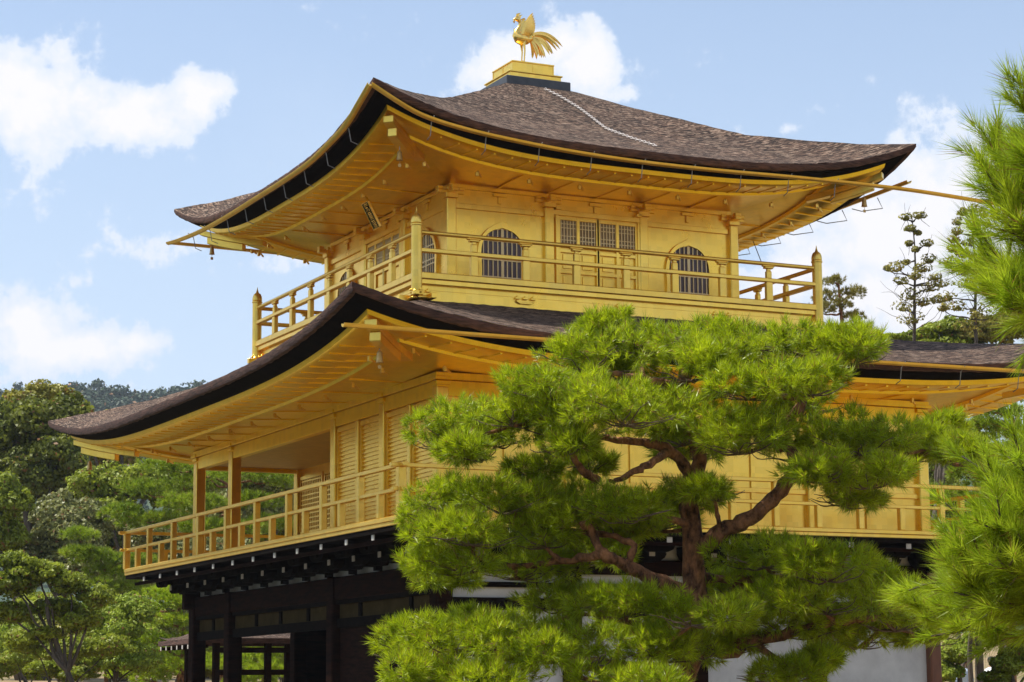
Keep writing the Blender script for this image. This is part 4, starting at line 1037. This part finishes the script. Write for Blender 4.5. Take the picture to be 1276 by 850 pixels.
def layered_pine(label, pads, D, g, trunk, mat='needle_far', group=None, n_per=1., nl=.16, nw=.016, r=.13, cnt=26):
    c0 = at(trunk[0][0], 850, D); bz = ground_h(c0[0], c0[1])
    t = thing('pine_tree', label, 'tree', (c0[0], c0[1], bz-.05), group)
    tmpl = [tuft_template(cnt, nl, .05, nw, g) for _ in range(5)]; Ps, Ds = [], []; mb = MB()
    tp = smooth_pts([Vector((c0[0], c0[1], bz-.1))]+[P_(a, b_, D) for a, b_ in trunk], 5); kx = len(tp); mb.tube(tp, [r*(1-.7*i/(kx-1)) for i in range(kx)], 9)
    for (px, py, rx, ry, dz) in pads:
        k = (D+dz)/FPX; c = at(px, py, D+dz); X, Z = rx*k, ry*k
        for q in range(6):
            o = c+np.array([g.uniform(-.6, .6)*X, g.uniform(-.6, .6)*X, g.uniform(-.3, .35)*Z])
            p, d = pad_points(o, X*.5, X*.5, Z*.75, int(n_per*(16+26*X*X)), g, low=-.35); d[:, 2] += .4; Ps.append(p); Ds.append(d)
        j = min(tp, key=lambda v: (v-Vector(c)).length+max(0, v.z-c[2])*2); limb(mb, wiggle(j, c, 5, .07, g), r*.35, r*.12, 6, g)
    Pn = np.concatenate(Ps); tri_mesh('crown', place_tufts(Pn, np.concatenate(Ds), g.uniform(.8, 1.2, len(Pn)), tmpl, g), M[mat], t)
    o = mb.build('trunk', M['bark'], None, smooth='all'); o.parent = t; o.matrix_parent_inverse = Matrix.Translation(t.location).inverted()
g = np.random.default_rng(5)
GL = 'trees and shrubs across the pond'
leafy_tree('broadleaf_tree', 'tallest dark evergreen tree with yellowish top, left of the lower roof tip', 'tree', [(45,530,52,42,0),(85,520,36,32,1),(10,540,40,44,0),(70,575,48,46,-1),(30,600,50,50,-1),(90,600,34,40,1)], 88, 'leaf_dark', 15000, .15, g, group=GL, trunk_r=.3)
leafy_tree('broadleaf_tree', 'small yellow-green crown showing at the far left edge above the dark tree', 'tree', [(18,520,36,26,0),(60,492,34,18,0),(30,500,30,18,0)], 92, 'leaf_olive', 7000, .13, g, group=GL, trunk_r=.2)
leafy_tree('broadleaf_tree', 'rounded yellow-green crown rising behind the lower roof tip', 'tree', [(150,527,36,22,0),(115,538,30,20,0),(185,524,34,22,1),(215,526,34,22,1),(130,566,44,34,1)], 98, 'leaf_olive', 9000, .14, g, group=GL, trunk_r=.25)
leafy_tree('broadleaf_tree', 'mid-green leafy tree at the left edge, below the tall dark tree', 'tree', [(5,625,34,44,0),(-25,650,44,54,0),(12,670,28,26,0)], 74, 'leaf_mid', 8000, .12, g, group=GL)
leafy_tree('broadleaf_tree', 'glossy grey-green evergreen, left of the gilded railing corner', 'tree', [(80,672,50,42,0),(110,648,38,30,1),(50,700,42,38,0),(100,705,44,34,-1),(70,640,36,26,1)], 75, 'leaf_grey', 13000, .11, g, group=GL)
leafy_tree('broadleaf_tree', 'dark olive tree right under the lower roof tip', 'tree', [(120,608,40,32,0),(165,600,44,30,0),(210,605,44,32,0),(140,640,40,28,-1)], 82, 'leaf_mid', 10000, .12, g, group=GL)
leafy_tree('broadleaf_tree', 'pale-branched tree seen between the porch pillars', 'tree', [(330,600,44,28,0),(360,640,40,30,0),(290,640,44,34,0),(250,600,40,30,2)], 80, 'leaf_grey', 9000, .11, g, group=GL)
leafy_tree('broadleaf_tree', 'broad grey-leaved tree behind the gilded railing', 'tree', [(190,670,46,30,0),(240,690,50,34,0),(300,700,50,34,0),(170,720,44,34,0)], 78, 'leaf_grey', 10000, .11, g, group=GL)
layered_pine('bright layered pine behind the gilded railing and porch pillars', [(205,585,40,8,0),(250,600,50,10,1),(310,592,50,10,0),(180,612,44,9,0),(240,630,56,10,-1),(320,625,46,10,0),(200,650,52,9,0),(280,660,60,10,-1),(350,600,36,9,1),(340,655,40,10,0),(150,640,30,8,0)], 66, g, [(280,760),(292,700),(283,640),(290,590)], group=GL)
layered_pine('bright green pine low beside the dark corner pillar', [(200,742,36,9,0),(228,752,34,10,-.5),(175,762,34,9,.3),(215,778,42,11,-.5),(185,800,40,10,.4),(235,800,36,10,0),(200,826,44,11,0),(250,832,44,12,-.4),(170,845,40,10,0)], 62, g, [(225,840),(232,800),(222,770),(228,745)], group=GL, mat='needle2', nl=.13)
layered_pine('bright pine seen under the dark first-storey beams', [(320,800,40,12,0),(350,812,40,12,0),(300,826,40,12,0),(345,838,46,12,-.5),(310,852,40,12,0),(380,825,30,12,0)], 60, g, [(330,850),(335,830),(330,805)], group=GL, mat='needle2', nl=.13)
layered_pine('small green pine just left of the balcony corner', [(95,668,26,7,0),(125,700,34,9,0),(145,716,36,9,0),(110,690,30,8,0),(140,735,40,10,0),(165,700,30,8,0)], 68, g, [(135,790),(138,750),(128,705)], group=GL)
leafy_tree('broadleaf_tree', 'crooked-trunked tree at the lower left above the bank', 'tree', [(50,712,38,20,0),(15,730,34,24,0),(85,730,30,20,0),(10,765,30,22,0),(70,758,34,18,.5),(100,775,28,18,0),(55,790,24,12,0),(120,745,26,18,0),(15,700,26,16,0)], 56, 'leaf_mid', 9500, .085, g, trunk_px=125, group=GL, trunk_r=.10)
leafy_tree('shrub', 'light green shrub mass left of the dark corner pillar', 'shrub', [(150,790,32,30,0),(130,820,34,24,0),(175,825,30,24,0),(165,760,34,24,.5),(120,770,30,24,.6)], 60, 'leaf_bright', 9000, .075, g, group=GL, trunk_r=.07)
leafy_tree('shrub', 'broad low shrub hiding the foot of the crooked tree', 'shrub', [(30,800,36,22,0),(85,812,40,20,0),(135,806,36,20,0)], 58, 'leaf_mid', 5000, .075, g, group=GL, trunk_r=.05)
leafy_tree('shrub', 'low rounded shrub on the bank at the bottom left corner', 'shrub', [(60,832,30,12,0),(95,840,30,12,0),(20,822,26,12,1)], 60, 'leaf_mid', 3000, .075, g, group=GL, trunk_r=.06)
for i, (px, py, rx, ry, D, mt, lb) in enumerate([(-60,560,80,90,95,'leaf_mid','tall tree just outside the left edge of the view'), (40,660,70,60,92,'leaf_dark','dark tree behind the glossy grey-green evergreen'), (150,680,70,60,95,'leaf_dark','dark tree behind the balcony corner'),
        (260,650,70,70,96,'leaf_dark','dark tree deep behind the porch pillars'), (360,640,60,70,96,'leaf_mid','mid-green tree behind the porch lattice'), (230,780,80,60,84,'leaf_mid','mid-green tree behind the low bright pine'), (340,790,70,60,84,'leaf_mid','mid-green tree seen under the first-storey beams'), (60,770,80,60,80,'leaf_mid','shaded tree behind the crooked-trunked tree'), (420,700,70,80,96,'leaf_mid','tree hidden behind the middle of the pavilion')]):
    leafy_tree('broadleaf_tree', lb, 'tree', [(px,py,rx*.7,ry*.7,0),(px-rx*.4,py+ry*.3,rx*.6,ry*.6,0),(px+rx*.4,py+ry*.2,rx*.6,ry*.6,1)], D, mt, 8000, .17, g, group=GL, trunk_r=.22)

for i in range(9):
    px = -20+i*52; leafy_tree('shrub', ['low shrub at the foot of the trees at the far left', 'low shrub left of the crooked tree trunk', 'low shrub just right of the crooked trunk', 'low shrub between the crooked tree and the light green shrub', 'low shrub behind the light green shrub', 'low shrub beside the hut roof', 'low shrub seen between the first two dark pillars', 'low shrub seen under the hut roof', 'low shrub seen beyond the hut'][i], 'shrub', [(px,812+8*(i%3),38,30,0),(px+22,828,34,26,.5),(px-14,796,34,26,1.)], 65+2*(i%2), ['leaf_mid','leaf_bright','leaf_olive'][i%3], 4200, .09, g, group=GL, trunk_r=.06)
# right-hand side
GR = 'trees beyond the pavilion on the right'
def sparse_conifer(label, px, top, D, g, seed_pads, group=GR, base_py=470):
    b0 = at(px+4, 860, D); bz = ground_h(b0[0], b0[1]); t = thing('conifer_tree', label, 'tree', (b0[0], b0[1], bz-.05), group)
    mb = MB(); tip = P_(px-2, top, D); tr = wiggle((b0[0], b0[1], bz-.1), P_(px+3, base_py, D), 4, .008, g)+wiggle(P_(px+3, base_py, D), tip, 6, .012, g)[1:]; kx = len(tr)
    mb.tube(tr, [.08*(1-i/(kx-1))+.012 for i in range(kx)], 8)
    Ps, Ns = [], []
    for (dx, y, rx, ry) in seed_pads:
        c = at(px+dx, y, D+g.uniform(-.4, .4)); k = D/FPX; X, Z = rx*k, ry*k
        Z *= 1.45; p, n_ = pad_points(c, X, X, Z, int(150+60*X*X), g, low=-.9, lump=.45); Ps.append(p); Ns.append(n_)
        j = min(tr, key=lambda v: (v-Vector(c)-Vector((0, 0, -.25*abs(dx)*k))).length); limb(mb, wiggle(j, c, 4, .06, g), .03, .010, 5, g)
        for q in range(2): 
            v = g.normal(size=3)*.25; limb(mb, wiggle(c, c+v, 3, .1, g), .010, .004, 4, g)
    for q in range(14):   # bare lower branches
        a = g.uniform(0, 6.28); y = g.uniform(top+90, base_py-50); p = np.array(P_(px, y, D)); e = p+np.array([math.cos(a), math.sin(a), .7])*g.uniform(.5, 1.1); limb(mb, wiggle(p, e, 5, .08, g), .012, .003, 4, g)
    quad_mesh('crown', leaf_quads(np.concatenate(Ps), np.concatenate(Ns), .05, g), M['leaf_conifer'], t)
    o = mb.build('trunk', M['bark_grey'], None, smooth='all'); o.parent = t; o.matrix_parent_inverse = Matrix.Translation(t.location).inverted()
sparse_conifer('thin sparse conifer standing against the cloud, right of the upper balcony', 1138, 268, 62, g,
    [(-9,272,7,4),(8,270,7,3.5),(-4,286,6,3.5),(6,291,4,3),(18,305,8,3.5),(-6,305,5,3),(4,312,5,3),(-9,328,5,3),(20,325,10,5),(12,336,10,5),(-20,335,11,5),(2,345,9,6),(28,347,8,3.5),(-31,336,5,3),(22,360,12,5),(-3,370,12,6),(36,355,12,4),(-12,384,12,6),(14,378,10,4),(-2,400,14,7),(32,375,10,4),(-16,352,8,4)])
sparse_conifer('second sparse conifer, half hidden by the close pine at the right edge', 1214, 258, 60, g,
    [(-14,266,6,4),(0,262,8,4),(12,268,8,5),(-20,278,6,4),(-2,283,9,5),(-22,290,7,4),(10,295,9,5),(-26,300,7,4),(-6,303,8,4),(-27,312,8,4),(14,315,10,5),(-12,318,9,5),(-32,328,10,5),(0,332,12,6),(-16,340,10,5),(-6,355,12,6),(-34,372,10,5),(16,360,12,7),(-22,384,10,5),(-38,385,6,4),(4,392,14,7),(-8,408,14,6),(24,396,14,8)])
layered_pine('small round-topped pine behind the right balcony corner post', [(1040,352,14,6,0),(1060,366,20,8,0),(1030,372,20,8,.4),(1050,384,24,9,0),(1066,395,14,6,0),(1020,390,18,8,0)], 60, g, [(1052,500),(1050,420),(1045,355)], mat='leaf_conifer', group=GR, nl=.09, nw=.012, r=.10)
for (lb, bl, mt) in (('low olive tree above the lower roof, between the two sparse conifers', [(1165,412,26,12,0),(1190,408,28,16,0),(1150,422,22,10,0),(1175,430,44,14,0),(1200,440,40,20,0)], 'leaf_mid'), ('bushy tree above the lower roof at the right edge', [(1240,412,38,22,0),(1275,400,40,30,0),(1215,420,30,14,0)], 'leaf_conifer'),
        ('low green tree between the balcony corner and the first sparse conifer', [(1105,425,28,10,0),(1130,424,20,10,0)], 'leaf_mid')):
    leafy_tree('broadleaf_tree', lb, 'tree', bl, 72, mt, 5500, .10, g, group=GR, trunk_r=.12)
layered_pine('dark pine under the right end of the lower eaves', [(1235,515,40,12,0),(1265,540,40,12,0),(1210,535,36,10,0),(1240,570,44,12,0),(1200,590,40,12,0),(1270,600,44,14,0),(1180,620,40,12,0)], 52, g, [(1260,760),(1270,640),(1262,520)], group=GR)
for (lb, bl, mt, D) in (('bright shrub behind the corner post painted sunlit brown', [(1190,815,24,16,0),(1175,838,24,14,0),(1215,800,22,12,1)], 'leaf_bright', 54), ('yellow-green shrub at the bottom right corner', [(1255,830,26,20,0),(1285,815,30,26,0),(1238,845,20,12,0)], 'leaf_bright', 40),
        ('mid-green tree behind the close pine at right', [(1220,700,50,40,0),(1270,680,50,50,0),(1190,740,44,34,0),(1250,760,44,34,0)], 'leaf_mid', 60), ('dark green tree behind the right veranda end', [(1180,640,40,40,0),(1200,700,40,40,0),(1260,640,50,50,0),(1170,590,36,34,0),(1205,560,36,34,0),(1175,615,36,30,-1)], 'leaf_dark', 75), ('broad tree right of the pavilion outside the view', [(1340,600,80,80,0),(1330,500,60,60,0)], 'leaf_mid', 70)):
    leafy_tree('shrub' if 'shrub' in lb else 'broadleaf_tree', lb, 'shrub' if 'shrub' in lb else 'tree', bl, D, mt, 7000, .09 if D > 50 else .05, g, group=GR, trunk_r=.1)
for (px, lb) in ((1209, 'thin dark trunk beside the visitor in the white hat'), (1219, 'thicker dark trunk right of the visitor in the white hat')):
    p0 = at(px, 845, 52); z0 = ground_h(p0[0], p0[1]); t = thing('young_tree', lb, 'tree', (p0[0], p0[1], z0-.05), GR)
    mb = MB(); pts = wiggle((p0[0], p0[1], z0-.1), P_(px+3, 700, 52), 6, .02, g); limb(mb, pts, .075 if px < 1215 else .12, .04, 9, g, .05)
    o = mb.build('trunk', M['bark_grey'], None, smooth='all'); o.parent = t; o.matrix_parent_inverse = Matrix.Translation(t.location).inverted()
    c = at(px+3, 700, 52); pp, nn = pad_points(c, .7, .7, .6, 900, g, low=-.7); quad_mesh('crown', leaf_quads(pp, nn, .06, g), M['leaf_mid'], t)

# far wooded hill
def hill():
    g = np.random.default_rng(3); D = 700.; mb = MB(); cols = 80; vs = []; ridge = lambda px: 480+4*math.sin(px*.013)+4*math.sin(px*.041+1)+(0 if px < 260 else min(60, (px-260)*.06))
    for i in range(cols):
        px = -900+i*(3600/cols)
        for j, (dd, k) in enumerate(((-420, 0.), (-300, .12), (-200, .35), (-100, .68), (0, 1.), (180, .75), (500, 0))):
            p = at(px, 873, D+dd); h = (at(px, ridge(px), D)[2]); vs.append((p[0], p[1], -2+h*k*(1+.04*mnoise.noise((i*.3, j*.5, 0)))))
    o = MB(); o.add(vs, [(i*7+j, (i+1)*7+j, (i+1)*7+j+1, i*7+j+1) for i in range(cols-1) for j in range(6)])
    h_ = o.build('hill', M['leaf_hill'], smooth='all'); h_['kind'] = 'structure'
    Ps, Ns = [], []
    for q in range(1500):
        px = g.uniform(-200, 420); dd = g.uniform(-230, 20) if q % 3 else g.uniform(-30, 10); k = np.interp(dd, [-420, -300, -200, -100, 0, 180], [0, .12, .35, .68, 1, .75])
        p = at(px, 873, D+dd); z = -2+at(px, ridge(px), D)[2]*k; r = g.uniform(2.0, 3.6); hh = g.uniform(-.5, 2.6)
        for u in range(3):
            pp, nn = pad_points(np.array([p[0], p[1], z+hh])+g.normal(size=3)*r*.5, r*.6, r*.6, r*g.uniform(.3, .6), 34, g, low=-.4, lump=.35); Ps.append(pp); Ns.append(nn)
    f_ = quad_mesh('hill_forest', leaf_quads(np.concatenate(Ps), np.concatenate(Ns), .75, g), M['leaf_hill']); f_['kind'] = 'stuff'
    f_['label'] = 'far dark wood covering the hill'; f_['category'] = 'forest'
hill()

# ------------------------------------------------------------------ small fishing hut by the pond
c = at(315, 812, 50.); hx, hy = c[0], c[1]
hut = thing('fishing_hut', 'small open hut with a bark roof, seen beyond the dark first-storey pillars', 'hut', (hx, hy, 0))
def hpart(mb, name, mat, parent=hut, bevel=0.):
    o = mb.build(name, M[mat], None, bevel); o.parent = parent
    if parent is hut: o.matrix_parent_inverse = Matrix.Translation(hut.location).inverted()
    return o
ez = at(202, 799, 50)[2]; pz = at(250, 783, 50)[2]
mb = MB(); mb.uv = []; A, B, n = 1.75, 1.45, 16; vs = []
for i in range(n+1):
    for j in range(n+1):
        a = -1+2*i/n; b_ = -1+2*j/n; r = max(abs(b_), (abs(a)-.45)/.55); vs.append((hx+a*A, hy+b_*B, pz+.12-(pz-ez+.12)*(1-(1-r)**1.25)+.10*abs(a*b_)**3+.01*mnoise.noise((a*9, b_*9, 1)))); mb.uv.append((a*3, b_*3))
mb.add(vs, [(i*(n+1)+j, (i+1)*(n+1)+j, (i+1)*(n+1)+j+1, i*(n+1)+j+1) for i in range(n) for j in range(n)])
rf = hpart(mb, 'roof', 'shingle')
mb = MB()
for sg in (-1, 1):
    mb.bx(hx-A+.03, hx+A-.03, hy+sg*(B-.02)-.04, hy+sg*(B-.02)+.04, ez-.10, ez+.01)
for sg in (-1, 1): mb.bx(hx+sg*(A-.02)-.04, hx+sg*(A-.02)+.04, hy-B, hy+B, ez-.102, ez+.008)
hpart(mb, 'eave_board', 'edge', rf)
for k in range(7):
    mb = MB().bx(hx-A-.02, hx-A+.3, hy-1.2+k*.4-.03, hy-1.2+k*.4+.03, ez-.20, ez-.13); j = hpart(mb, 'rafter', 'darkwood')
    hpart(MB().bx(hx-A-.035, hx-A-.021, hy-1.2+k*.4-.032, hy-1.2+k*.4+.032, ez-.21, ez-.12), 'white_end', 'whitecap', j)
for a in (-1.2, 0, 1.2):
    for b_ in (-1.0, 1.0): hpart(MB().bx(hx+a-.07, hx+a+.07, hy+b_-.07, hy+b_+.07, -1.2, ez-.05), 'post', 'darkwood', bevel=.01)
mb = MB()
for sg in (-1,): mb.bx(hx-1.2, hx+1.2, hy+sg-.04, hy+sg+.04, 2.18, 2.30); mb.bx(hx-1.2, hx+1.2, hy+sg-.05, hy+sg+.05, ez-.3, ez-.18)
hpart(mb, 'rail', 'darkwood'); hpart(MB().bx(hx-1.4, hx+1.4, hy-1.2, hy+1.2, .4, .5), 'deck', 'darkwood')

# ------------------------------------------------------------------ visitors on the path at the lower right
M['skin'] = material('skin', (.35, .19, .12), .6); M['shirt'] = material('pale_blue_shirt', (.45, .55, .70), .8, var=(.6, .68, .78), vscale=8); M['shirt2'] = material('white_shirt', (.75, .75, .75), .8)
M['hat'] = material('white_hat', (.8, .8, .8), .8); M['trouser'] = material('dark_trousers', (.03, .035, .05), .8); M['hair'] = material('black_hair', (.01, .008, .007), .5)
def person(px, D, label, shirt, hat, ang):
    p = at(px, 840, D); z = ground_h(p[0], p[1]); t = thing('person', label, 'person', (p[0], p[1], z), 'visitors on the path'); t.rotation_euler = (0, 0, ang)
    V_ = [(0,0,.95),(0,0,1.1),(0,.01,1.28),(0,0,1.42),(0,-.01,1.50),(0,-.02,1.60),(0,-.02,1.68),
          (.16,0,1.40),(.22,.02,1.15),(.20,-.12,.95),(.19,-.18,.88),(-.16,0,1.40),(-.22,.02,1.15),(-.20,-.10,.95),(-.19,-.15,.88),
          (.09,0,.88),(.10,-.03,.50),(.10,.02,.08),(.10,-.12,.03),(-.09,0,.88),(-.10,.04,.50),(-.10,.08,.08),(-.10,-.06,.03)]
    E_ = [(0,1),(1,2),(2,3),(3,4),(4,5),(5,6),(3,7),(7,8),(8,9),(9,10),(3,11),(11,12),(12,13),(13,14),(0,15),(15,16),(16,17),(17,18),(0,19),(19,20),(20,21),(21,22)]
    R = [.13,.12,.13,.09,.055,.09,.085,.06,.042,.032,.035,.06,.042,.032,.035,.085,.06,.045,.035,.085,.06,.045,.035]
    me = bpy.data.meshes.new('body'); me.from_pydata(V_, E_, []); me.materials.append(M['skin']); o = bpy.data.objects.new('body', me); COL.objects.link(o); o.parent = t
    md = o.modifiers.new('s', 'SKIN'); me.skin_vertices.new() if not me.skin_vertices else None
    for i, r in enumerate(R): me.skin_vertices[0].data[i].radius = (r, r*.85); 
    me.skin_vertices[0].data[0].use_root = True
    sb = o.modifiers.new('u', 'SUBSURF'); sb.levels = 2; sb.render_levels = 2
    b = MB().tube([(0,0,.92),(0,0,1.05),(0,.01,1.2),(0,.01,1.36),(0,0,1.44),(0,0,1.47)], [.16,.15,.17,.19,.14,.07], 14, flat=1.15)
    for s_ in (-1, 1): b.tube([(s_*.13,0,1.40),(s_*.205,.01,1.27),(s_*.225,.02,1.13)], [.075,.066,.06], 10)
    b.build('shirt', M[shirt], t, smooth=True, world=False)
    b = MB()
    for s_, y in ((1, 0), (-1, .05)): b.tube([(s_*.07,0,.97),(s_*.095,-.01+y*.4,.70),(s_*.10,y*.8-.02,.48),(s_*.10,y+.02,.10)], [.125,.105,.085,.07], 12)
    b.build('trousers', M['trouser'], t, smooth=True, world=False)
    if hat: MB().lathe((0, -.02, 1.68), [(.17, 0), (.165, .012), (.108, .022), (.10, .085), (.07, .12), (.0, .125)], 18).build('hat', M['hat'], t, smooth=True, world=False)
    b = MB().lathe((0, .0, 1.56), [(.05, 0), (.098, .05), (.104, .11), (.085, .16), (.03, .19)], 14); b.build('hair', M['hair'], t, smooth=True, world=False)
    b = MB().tube([(0,-.10,1.64),(0,-.125,1.615),(0,-.105,1.60)], [.01,.015,.008], 6); b.build('nose', M['skin'], t, smooth=True, world=False)
person(1201, 56, 'visitor in a white hat and pale blue shirt, half hidden by shrubs', 'shirt', True, 2.0)
person(1236, 58, 'visitor in a white shirt standing right of the dark trunks', 'shirt2', False, -1.2)

# woods round the rest of the garden, mirrored in the gilding
def wood(name, label, spots, seed):
    g = np.random.default_rng(seed); Ps, Ns = [], []
    for x, y, H in spots:
        z0 = ground_h(x, y)
        for q in range(8):
            o = np.array([x, y, z0+g.uniform(1.5, H-1.2)])+g.normal(size=3)*np.array([1.3, 1.3, .3]); p, n_ = pad_points(o, 2.6, 2.6, 1.8, 560, g, low=-.8); Ps.append(p); Ns.append(n_)
    f_ = quad_mesh(name, leaf_quads(np.concatenate(Ps), np.concatenate(Ns), .28, g), M['leaf_mid']); f_['kind'] = 'stuff'; f_['label'] = label; f_['category'] = 'wood'
_g = np.random.default_rng(77); sp = []
for k in range(30):
    s_ = -52+k*4+_g.uniform(-1.5, 1.5); d = -10-_g.uniform(0, 9); sp.append((CAMP[0]+.438*d+.899*s_, CAMP[1]+.899*d-.438*s_, _g.uniform(10.5, 14)))
wood('wood', 'wood of leafy trees behind the viewer', sp, 31)
sp = []
for k in range(34):
    a = R_(-118+k*3.55+_g.uniform(-1, 1)); r = _g.uniform(68, 80); sp.append((4+math.sin(a)*r, 6+math.cos(a)*r, _g.uniform(9.5, 14)))
wood('wood', 'wood of leafy trees on the far side of the pond, outside the view to the left', sp, 32)
# thin summer haze between here and the far hill
hz = MB().bx(-2200, 2200, -2200, 2200, -6, 175); hm = bpy.data.materials.new('haze'); hm.use_nodes = True; ht = hm.node_tree; ht.nodes.clear()
ho = ht.nodes.new('ShaderNodeOutputMaterial'); hv = ht.nodes.new('ShaderNodeVolumePrincipled'); hv.inputs['Color'].default_value = (.78, .88, 1, 1); hv.inputs['Density'].default_value = .00016; hv.inputs['Anisotropy'].default_value = .1
ht.links.new(hv.outputs[0], ho.inputs['Volume'])
h_ = hz.build('haze', hm); h_['kind'] = 'stuff'; h_['label'] = 'thin summer haze in the air'; h_['category'] = 'haze'
